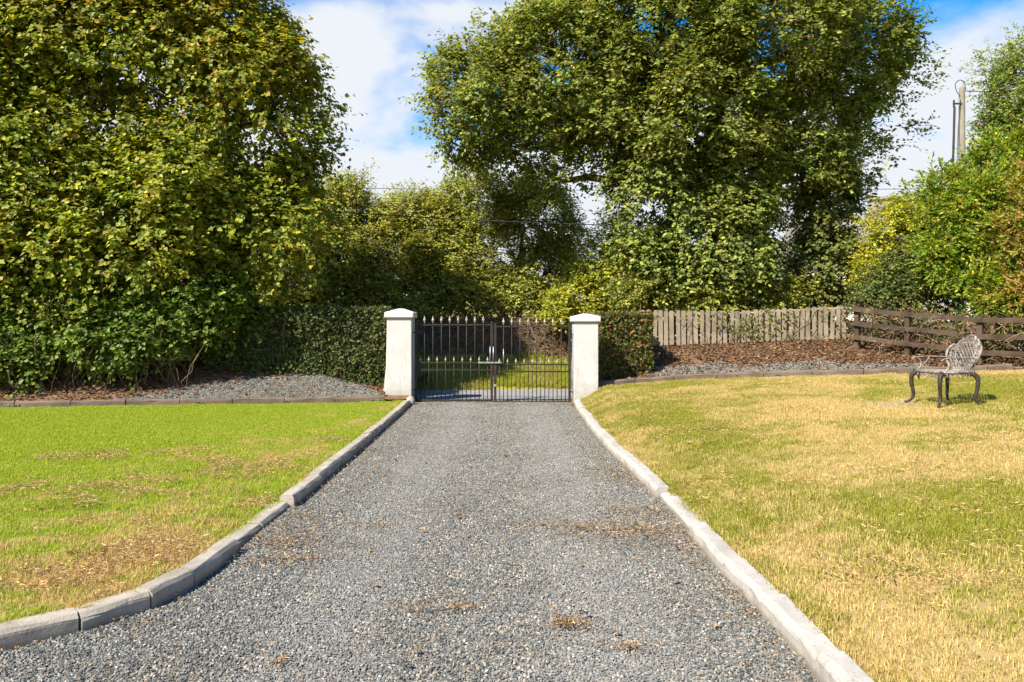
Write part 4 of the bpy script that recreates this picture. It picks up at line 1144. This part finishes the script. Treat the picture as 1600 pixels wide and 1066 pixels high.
# ivy on the pickets
t = thing('ivy_creeper', 'thin ivy trails climbing over the middle of the picket fence', 'creeper')
nL = 1500; r = rng_(402)
x = r.normal(5.3, 1.05, nL).clip(3.2, 7.7); k = fbm(x * 2.2, x * 0 + 3.1, 403)
z = fz(x) + (fh(x) - fz(x)) * np.where(r.random(nL) < .5, r.random(nL) ** 2, r.random(nL))
keep = fbm(x * 2.5, z * 2.0, 404) > .50
P = np.stack([x, 17.10 + r.normal(0, .03, nL), z], -1)[keep]; nn = len(P)
o = link('leaves', leaf_mesh('leaves', P, r.normal(size=(nn, 3)) + np.array([0, 0, -.6]), r.normal(size=(nn, 3)) * .5 + np.array([0, -1, .4]), .05 * r.uniform(.6, 1.3, nn), .85, pick_colors(r, nn, IVY + [((.2, .12, .05), 1.2)]), LEAF_DIAMOND), M_LEAF_GLOSSY, t)
o['kind'] = 'stuff'
m = MB()
for i in range(26):
    x0 = r.normal(5.3, 1.0); q = np.linspace(0, 1, 7)[:, None]
    p = np.array([x0, 17.115, float(fz(x0))]) + q * np.array([r.normal(0, .5), 0, r.uniform(.5, .85)]) + np.cumsum(r.normal(size=(7, 3)) * np.array([.05, .004, .03]), 0)
    m.tube(p, .005, 4, False)
m.build('stems', M_TWIG, t)['kind'] = 'stuff'

# ------------------------------------------------------------------ post and rail fence
t = thing('rail_fence', 'dark weathered post and rail fence at the edge of the dry lawn', 'fence', (8.4, 14.5, .6))
L = np.array(t.location)
posts = [(7.45, 15.95), (8.05, 15.02), (8.80, 13.92), (9.45, 12.95), (10.1, 12.0)]
gz = [.80, .70, .60, .53, .48]
topz = [1.915, 1.79, 1.665, 1.655, 1.64]
r = rng_(411)
for (x, y), g, tz in zip(posts, gz, topz):
    m = MB(); m.box((-.05, -.05, -.4), (.05, .05, tz - g + .06)); o = m.build('post', M_RAIL, t, bevel=.006)
    o.location = (x - L[0], y - L[1], g - L[2]); o.rotation_euler = (r.normal(0, .02), r.normal(0, .02), RAD(-56))
off = np.array([-.075, -.05, 0])
for i in range(4):
    for k in range(4):
        if i == 0 and k == 3: continue
        (xa, ya), (xb, yb) = posts[i], posts[i + 1]
        za = topz[i] - .02 - k * .30; zb = topz[i + 1] - .02 - k * .30
        if k and i >= 2: za -= .015; zb -= .015
        a = np.array([xa, ya, za]) + off - L; b = np.array([xb, yb, zb]) + off - L
        if i == 1 and k in (1,): b = a + (b - a) * .72
        ext = (b - a) * .04
        d = b - a; nn = nrm(np.array([-d[1], d[0], 0])) * .017
        h = .048
        V = []; F = []; ns = 6
        sag = r.normal(0, .012)
        for s in range(ns + 1):
            q = s / ns; p = a - ext + (d + 2 * ext) * q + np.array([0, 0, sag * math.sin(q * math.pi)])
            jj = r.normal(0, .003, 4)
            V += [p - nn + np.array([0, 0, -h + jj[0]]), p + nn + np.array([0, 0, -h + jj[1]]), p + nn + np.array([0, 0, h + jj[2]]), p - nn + np.array([0, 0, h + jj[3]])]
        for s in range(ns):
            for j in range(4):
                j2 = (j + 1) % 4; F.append((s*4+j, s*4+j2, s*4+4+j2, s*4+4+j))
        F += [(3, 2, 1, 0), (ns*4, ns*4+1, ns*4+2, ns*4+3)]
        m = MB(); m.add(V, F); m.build('rail', M_RAIL, t)

# ------------------------------------------------------------------ garden chair
CX, CY = 5.70, 9.75
CZ = float(z_right(CX, CY))
t = thing('garden_chair', 'ornate cast metal garden armchair with lattice back on the dry lawn', 'chair', (CX, CY, CZ + .01), rz=math.atan2(-.10, -1.0) - math.pi / 2)
t.scale = (1.06, 1.06, 1.06)
# local: +y is forward, +x to the sitter's right... seat height .41
def curve(pts, n=24):
    P = np.array(pts, float); k = len(P)
    tt = np.linspace(0, k - 1, n); out = []
    for u_ in tt:
        i = min(int(u_), k - 2); f = u_ - i
        p0, p1, p2, p3 = P[max(i-1, 0)], P[i], P[i+1], P[min(i+2, k-1)]
        out.append(.5 * (2*p1 + (p2-p0)*f + (2*p0-5*p1+4*p2-p3)*f*f + (3*p1-p0-3*p2+p3)*f**3))
    return np.array(out)
for sx, sy in ((-1, 1), (1, 1), (-1, -1), (1, -1)):
    x0, y0 = sx * .235, .205 if sy > 0 else -.19
    p = curve([(x0, y0, .40), (x0 + sx*.035, y0 + sy*.045, .34), (x0 + sx*.030, y0 + sy*.045, .22), (x0 + sx*.018, y0 + sy*.030, .10), (x0 + sx*.045, y0 + sy*.065, .025), (x0 + sx*.085, y0 + sy*.105, .005)], 18)
    q = np.linspace(0, 1, 18)
    m = MB(); m.tube(p, .020 * (1 - q) ** 1.2 + .0125 + .006 * np.exp(-((q - .97) / .05) ** 2), 8); m.build('leg', M_CHAIR_LEG, t, True)
# seat: rim and lattice
def seat_xy(a):
    x = math.cos(a); y = math.sin(a)
    k = (abs(x) ** 3.2 + abs(y) ** 3.2) ** (-1 / 3.2)
    return x * k * (.275 if y > 0 else .25), y * k * .25
ring = [(*seat_xy(2 * math.pi * i / 40), .41) for i in range(41)]
m = MB(); m.tube(ring, .017, 6, False)
seat = m.build('seat', M_CHAIR, t, True)
m = MB()
def clip_line(p, d, inside, step=.006):
    s = [k * step for k in range(-120, 121)]
    on = [v for v in s if inside(p[0] + d[0] * v, p[1] + d[1] * v)]
    return (min(on), max(on)) if len(on) > 2 else None
def in_seat(x, y):
    w = .265 if y > 0 else .24
    return (abs(x) / w) ** 3.2 + (abs(y) / .24) ** 3.2 < 1
for s in (-1, 1):
    dd = (.7071, .7071 * s)
    for k in range(-9, 10):
        p = (-dd[1] * k * .042, dd[0] * k * .042)
        c = clip_line(p, dd, in_seat)
        if c:
            m.tube([(p[0] + dd[0]*c[0], p[1] + dd[1]*c[0], .412), (p[0] + dd[0]*c[1], p[1] + dd[1]*c[1], .412)], .0085, 4)
m.build('seat_lattice', M_CHAIR, seat)
m = MB()
for a in np.linspace(0, 2 * math.pi, 27)[:-1]:
    x, y = seat_xy(a); 
    m.tube([(x*.985 + .020*math.cos(v)*-math.sin(a), y*.985 + .020*math.cos(v)*math.cos(a), .375 + .022*math.sin(v)) for v in np.linspace(0, 2*math.pi, 9)], .006, 4, False)
m.build('apron', M_CHAIR, seat)
# corner brackets
for sx, sy in ((-1, 1), (1, 1)):
    m = MB()
    for k in range(3):
        for j in range(3 - k):
            a = math.atan2(sy, sx) + (j - 1) * .16
            x, y = seat_xy(a); rr = .016 - .001 * k
            m.tube([(x + rr*math.cos(v)*-math.sin(a)*1.1, y + rr*math.cos(v)*math.cos(a)*1.1, .37 - k * .028 + rr*math.sin(v)) for v in np.linspace(0, 2*math.pi, 8)], .006, 4, False)
    m.build('bracket', M_CHAIR, seat)
# backrest: local u across, v up; leans back
def back_pt(u_, v_):
    y = -.225 - .16 * (v_ / .45) + .16 * u_ * u_ / .09 * .35
    return (u_, y, .42 + v_)
outline = curve([(-.20, 0), (-.215, .06), (-.255, .12), (-.29, .19), (-.285, .27), (-.235, .315), (-.19, .31), (-.165, .355), (-.12, .385), (-.085, .375), (-.06, .415), (0, .435),
                 (.06, .415), (.085, .375), (.12, .385), (.165, .355), (.19, .31), (.235, .315), (.285, .27), (.29, .19), (.255, .12), (.215, .06), (.20, 0), (0, .0), (-.20, 0)], 110)
m = MB(); m.tube([back_pt(a, b) for a, b in outline], .0165, 6, False)
inner = np.array([(a * .83, .19 + (b - .19) * .83) for a, b in outline])
m.tube([back_pt(a, b) for a, b in inner], .008, 5, False)
back = m.build('backrest', M_CHAIR, t, True)
m = MB()
def in_mid(x, y): return (abs(x) / .17) ** 2 + (abs(y - .215) / .135) ** 2 < 1
for s in (-1, 1):
    dd = (.7071, .7071 * s)
    for k in range(-9, 10):
        p = (-dd[1] * k * .040, .215 + dd[0] * k * .040)
        c = clip_line(p, dd, in_mid)
        if c:
            m.tube([back_pt(p[0] + dd[0]*v, p[1] + dd[1]*v) for v in np.linspace(c[0], c[1], 5)], .0085, 4)
m.tube([back_pt(.17*math.cos(a), .215 + .135*math.sin(a)) for a in np.linspace(0, 2*math.pi, 33)], .009, 5, False)
m.build('back_lattice', M_CHAIR, back)
m = MB()
from math import cos, sin, pi
def inside_poly(x, y, P):
    c = False; n_ = len(P); j = n_ - 1
    for i in range(n_):
        if ((P[i][1] > y) != (P[j][1] > y)) and (x < (P[j][0]-P[i][0]) * (y-P[i][1]) / (P[j][1]-P[i][1] + 1e-12) + P[i][0]): c = not c
        j = i
    return c
r = rng_(421)
cand = [(u_, v_) for u_ in np.arange(-.27, .28, .046) for v_ in np.arange(.03, .43, .046)]
for u_, v_ in cand:
    u_ += r.uniform(-.006, .006); v_ += r.uniform(-.006, .006)
    if in_mid(u_, v_): continue
    if not inside_poly(u_, v_, outline): continue
    rr = r.uniform(.016, .024); a0 = r.uniform(0, 6.28)
    m.tube([back_pt(u_ + rr*(1 - .35*k/10)*cos(a0 + k*.62), v_ + rr*(1 - .35*k/10)*sin(a0 + k*.62)) for k in range(11)], .0075, 5, False)
m.build('scrollwork', M_CHAIR, back)
for sx in (-1, 1):
    p = curve([(*back_pt(sx*.265, .155),), (sx*.285, -.10, .585), (sx*.29, .08, .585), (sx*.285, .20, .575), (sx*.28, .235, .555), (sx*.275, .215, .54)], 20)
    m = MB(); m.tube(p, .014, 6, True, .7)
    arm = m.build('armrest', M_CHAIR, t, True)
    m = MB(); m.tube(curve([(sx*.285, .17, .575), (sx*.275, .12, .53), (sx*.262, .13, .47), (sx*.255, .17, .42)], 12), .010, 6)
    m.tube(curve([(sx*.28, .0, .58), (sx*.275, .04, .53), (sx*.262, .10, .48), (sx*.257, .12, .44)], 10), .007, 5)
    m.build('arm_support', M_CHAIR, arm, True)

# flush paving slab by the chair
m = MB()
xs_, ys_ = 5.15, 10.05
for k, (dx, dy) in enumerate(((0, 0),)):
    zc_ = float(z_right(xs_, ys_))
    e1 = np.array([.27, .04]); e2 = np.array([-.04, .24])
    q = [(-e1 - e2), (e1 - e2), (e1 + e2), (-e1 + e2)]
    V = [(xs_ + p[0], ys_ + p[1], float(z_right(xs_ + p[0], ys_ + p[1])) - .03) for p in q] + [(xs_ + p[0], ys_ + p[1], float(z_right(xs_ + p[0], ys_ + p[1])) + .014) for p in q]
    m.add(V, [(3,2,1,0),(4,5,6,7),(0,1,5,4),(1,2,6,5),(2,3,7,6),(3,0,4,7)])
tag(m.build('paving_slab', M_SLAB, None, False, .006), 'flat grey paving slab sunk in the lawn beside the garden chair', 'paving slab', kind='thing')

# ------------------------------------------------------------------ pole, wires, house
t = thing('telephone_pole', 'wooden telephone pole standing behind the conifers', 'pole', (14.6, 24.0, 0))
m = MB(); m.tube([(0, 0, -.3), (0, 0, 4), (0, 0, 9.1), (0, 0, 9.26), (0, 0, 9.34)], [.14, .115, .09, .085, .045], 12); m.build('shaft', M_POLE, t, True)
m = MB(); m.tube(curve([(-.08, -.05, 9.0), (-.2, -.05, 9.15), (-.24, -.05, 9.4), (-.08, -.05, 9.52), (.05, -.05, 9.42), (.09, -.05, 9.2)], 20), .012, 5); m.build('cable_loop', M_CABLE, t)
m = MB(); m.box((-.33, -.09, 8.72), (-.05, -.05, 8.77)); m.tube([(-.3, -.07, 8.62), (-.3, -.07, 8.86)], .03, 7); m.build('bracket', M_CABLE, t)
m = MB(); m.tube([(-.28, -.07, 8.65), (-.31, -.07, 7.5), (-.36, -.07, 5.8), (-.40, -.07, 4.0)], .035, 6); m.build('down_cable', M_CABLE, t)
m = MB(); m.tube([(-.1, -.09, 8.9), (-.18, -.1, 8.0), (-.24, -.1, 6.0)], .012, 5); m.build('drop_wire', M_CABLE, t)
def wire(label, a, b, sag, rad):
    q = np.linspace(0, 1, 40)[:, None]
    p = np.array(a) + (np.array(b) - np.array(a)) * q
    p[:, 2] -= (sag * 4 * q * (1 - q))[:, 0]
    m = MB(); m.tube(p, rad, 5)
    tag(m.build('overhead_wire', M_CABLE), label, 'wire', kind='thing')
wire('thin high wire crossing the cloud between the trees', (-22, 40, 9.3), (36, 40, 9.25), .35, .016)
wire('thicker low cable sagging in front of the hedgerow', (-12, 19.0, 5.2), (14, 18.6, 4.2), .55, .013)
wire('short wire leaving the pole top behind the rowan', (14.68, 24.0, 9.18), (34, 26, 10.2), .3, .014)

t = thing('farmhouse', 'grey house roof with stone chimney showing above the golden shrub', 'house', (22, 44, 0))
m = MB(); m.box((-5, -3.5, 0), (5, 3.5, 5.2)); m.build('wall', M_HOUSE, t)
m = MB(); m.add([(-5.3, -3.9, 5.1), (5.3, -3.9, 5.1), (5.3, 3.9, 5.1), (-5.3, 3.9, 5.1), (-5.3, 0, 8.25), (5.3, 0, 8.25)], [(0,1,5,4), (2,3,4,5), (0,4,3), (1,2,5), (3,2,1,0)])
rf = m.build('roof', M_SLATE, t)
m = MB(); m.box((-.95, -.45, 7.6), (.95, .45, 9.05)); m.box((-1.05, -.55, 9.05), (1.05, .55, 9.22)); c = m.build('chimney', M_BRICK, rf, bevel=.02); c.location = (.3, 0, 0)
for x in (-3, 0, 3):
    m = MB(); m.box((x - .5, -3.53, 2.9), (x + .5, -3.45, 4.2)); m.build('window', M_GLASS, t)

# ------------------------------------------------------------------ litter
def litter(name, label, seed, pts, size, pal, zoff=.012, tmpl=LEAF_HEART, width=.7, flatn=.45):
    r = rng_(seed); n = len(pts)
    P = np.array(pts) + np.array([0, 0, zoff]) + np.abs(r.normal(0, .008, (n, 1))) * np.array([0, 0, 1])
    A = r.normal(size=(n, 3)) * np.array([1, 1, .25])
    N = np.array([0, 0, 1.0]) + r.normal(size=(n, 3)) * flatn
    o = link(name, leaf_mesh(name, P, A, N, size * r.uniform(.5, 1.3, n), width, pick_colors(r, n, pal, .3), tmpl), M_DRY)
    o['kind'] = 'stuff'; o['label'] = label
    return o
BROWN = [((0.135, 0.075, 0.038), 4), ((0.20, 0.115, 0.058), 3), ((0.085, 0.047, 0.026), 2.8), ((0.28, 0.195, 0.105), 1)]
r = rng_(501)
n = 16000; x = r.uniform(-11.5, -2.5, n); d = r.random(n) ** .8 * 3.0 + .1; y = bed_line_left(x) + d
pr = np.where(keep_bl(x, y), .12 + .25 * (fbm(x * 2, y * 2, 61) > .58), 1.0)
k = r.random(n) < pr
litter('fallen_leaves', 'russet fallen leaves under the hedge and big tree', 502, np.stack([x, y, z_bed_left(x, y)], -1)[k], .062, BROWN)
n = 17000; x = r.uniform(2.0, 10, n); d = r.random(n) * 3.2 + .1; y = bed_line_right(x) + d
pr = np.where(keep_br(x, y), .5, 1.0)
k = r.random(n) < pr
litter('fallen_leaves', 'russet fallen leaves on the slope below the pickets', 503, np.stack([x, y, z_bed_right(x, y)], -1)[k], .062, BROWN)
# leaves and straw on the drive: piles and strays
STRAW = [((0.34, 0.245, 0.13), 3), ((0.26, 0.155, 0.08), 3), ((0.16, 0.09, 0.045), 2), ((0.42, 0.33, 0.19), 1.0)]
def pile(cx_, cy_, sx_, sy_, n):
    n = int(n * 1.8)
    a = np.stack([r.normal(cx_, sx_, n), r.normal(cy_, sy_, n)], -1)
    a += (r.random((n, 1)) < .35) * r.normal(size=(n, 2)) * max(sx_, sy_) * 1.3
    a[:, 0] = np.clip(a[:, 0], left_edge(a[:, 1]) + .02, right_edge(a[:, 1]) - .02)
    return np.column_stack([a, np.full(n, .018)])
pts = [pile(.27, 3.70, .055, .035, 160), pile(.62, 5.45, .22, .10, 420), pile(.95, 5.35, .14, .12, 330), pile(1.0, 5.95, .15, .10, 220), pile(.3, 5.6, .15, .05, 110), pile(-1.55, 5.1, .13, .12, 260), pile(-1.42, 4.72, .12, .05, 170), pile(-1.62, 5.6, .10, .22, 180),
       pile(-.99, 5.55, .09, .03, 70), pile(-.28, 3.9, .06, .02, 50), pile(-.52, 3.88, .05, .02, 40), pile(.55, 3.42, .05, .02, 45), pile(-1.02, 3.28, .03, .02, 26), pile(1.05, 7.4, .07, .25, 200), pile(1.0, 8.6, .08, .4, 160), pile(.9, 14.3, .35, .12, 300), pile(0, 14.45, .9, .08, 260), pile(-1.6, 14.2, .15, .2, 80),
       pile(-1.7, 8.2, .05, 1.2, 120), pile(1.15, 4.6, .06, .7, 220), pile(-.6, 3.95, .2, .08, 30)]
x = r.uniform(-1.7, 1.2, 900); y = 2.8 + r.random(900) * 11.5
pts.append(np.column_stack([x, y, np.full(900, .02)]))
y = 2.9 + r.random(1500) * 11.3                                     # drifted against both kerbs
x = np.where(r.random(1500) < .55, right_edge(y) - np.abs(r.normal(0, .06, 1500)) - .01, left_edge(y) + np.abs(r.normal(0, .06, 1500)) + .01)
k = fbm(x * .2, y * 1.6, 81) > .45
pts.append(np.column_stack([x, y, np.full(1500, .015)])[k])
y = 2.8 + r.random(110) * 11; x = r.uniform(-1.7, 1.2, 110)
litter('stray_leaves', 'single brown leaves lying on the gravel', 507, np.column_stack([x, y, np.full(110, .02)]), .045, BROWN, .01)
litter('dry_debris', 'dry straw and leaf scraps lying on the gravel', 504, np.concatenate(pts), .03, STRAW, .006, LEAF_DIAMOND, .22, .4)
# clippings on the lawns
def clip_pts(n, xr, yr, ok, zf, seed, th):
    x = r.uniform(*xr, n); y = yr[0] + (yr[1] - yr[0]) * r.random(n) ** 1.4
    f = .55 * fbm(x * 1.1 + y * .5, y * 1.7 - x * .5, seed, 3) + .45 * fbm(x * 4.5, y * 4.5, seed + 9, 4)
    k = ok(x, y) & (f > th + .10 * r.random(n))
    x, y = x[k], y[k]
    return np.column_stack([x, y, zf(x, y) + .025 + .02 * np.clip(f[k] - th, 0, .3) * 12 * r.random(len(x))])
P = clip_pts(260000, (-9, -1.95), (3.2, 11.5), lambda x, y: (x < left_edge(y) - .16) & (y < 9.5 + .5 * (x + 2)) , z_left, 71, .53)
litter('grass_clippings', 'brown dried clippings strewn over the green lawn', 505, P, .036, [((0.46, 0.31, 0.15), 4), ((0.58, 0.43, 0.22), 3), ((0.24, 0.14, 0.07), 1.8)], .004, LEAF_DIAMOND, .065, .6)
P = clip_pts(130000, (1.4, 10), (2.6, 13.5), lambda x, y: (x > right_edge(y) + .18) & (y < bed_line_right(x) - .3), z_right, 72, .54)
litter('grass_clippings', 'pale straw strewn over the dry lawn', 506, P, .036, [((0.60, 0.44, 0.20), 4), ((0.50, 0.34, 0.15), 3), ((0.30, 0.17, 0.08), 1.6)], .0, LEAF_DIAMOND, .07, .6)
# broadleaf weeds in the lawns
def weeds(seed, spots, zf, label):
    r = rng_(seed); P = []; A = []
    for (x, y, s, n) in spots:
        a = r.uniform(0, 6.28, n); q = r.random(n) ** .6 * s
        X_ = x + np.cos(a) * q; Y_ = y + np.sin(a) * q
        P.append(np.column_stack([X_, Y_, zf(X_, Y_) + r.uniform(.008, .04, n)])); A.append(np.column_stack([np.cos(a), np.sin(a), r.uniform(.2, 1.6, n)]))
    P = np.concatenate(P); A = np.concatenate(A); n = len(P)
    o = link('weeds', leaf_mesh('weeds', P, A, np.array([0, 0, 1.]) + r.normal(size=(n, 3)) * .35, .032 * r.uniform(.5, 1.3, n), .22, pick_colors(r, n, [((.15, .20, .018), 3), ((.22, .25, .025), 2)]), LEAF_OVAL), M_LEAF)
    o['kind'] = 'stuff'; o['label'] = label
weeds(511, [(-2.62, 4.55, .09, 60), (-3.6, 5.7, .12, 60), (-3.3, 5.75, .1, 60), (-5.2, 6.4, .14, 40), (-4.6, 8.2, .1, 30), (-3.1, 7.2, .1, 30), (-2.3, 6.3, .08, 20)], z_left, 'dark green weed rosettes in the green lawn')
weeds(512, [(1.95, 4.1, .28, 120), (2.1, 3.9, .2, 70), (3.0, 3.8, .12, 40), (2.4, 8.8, .16, 90), (2.1, 7.9, .1, 50), (1.75, 9.6, .1, 40)], z_right, 'green weed patches in the dry lawn')
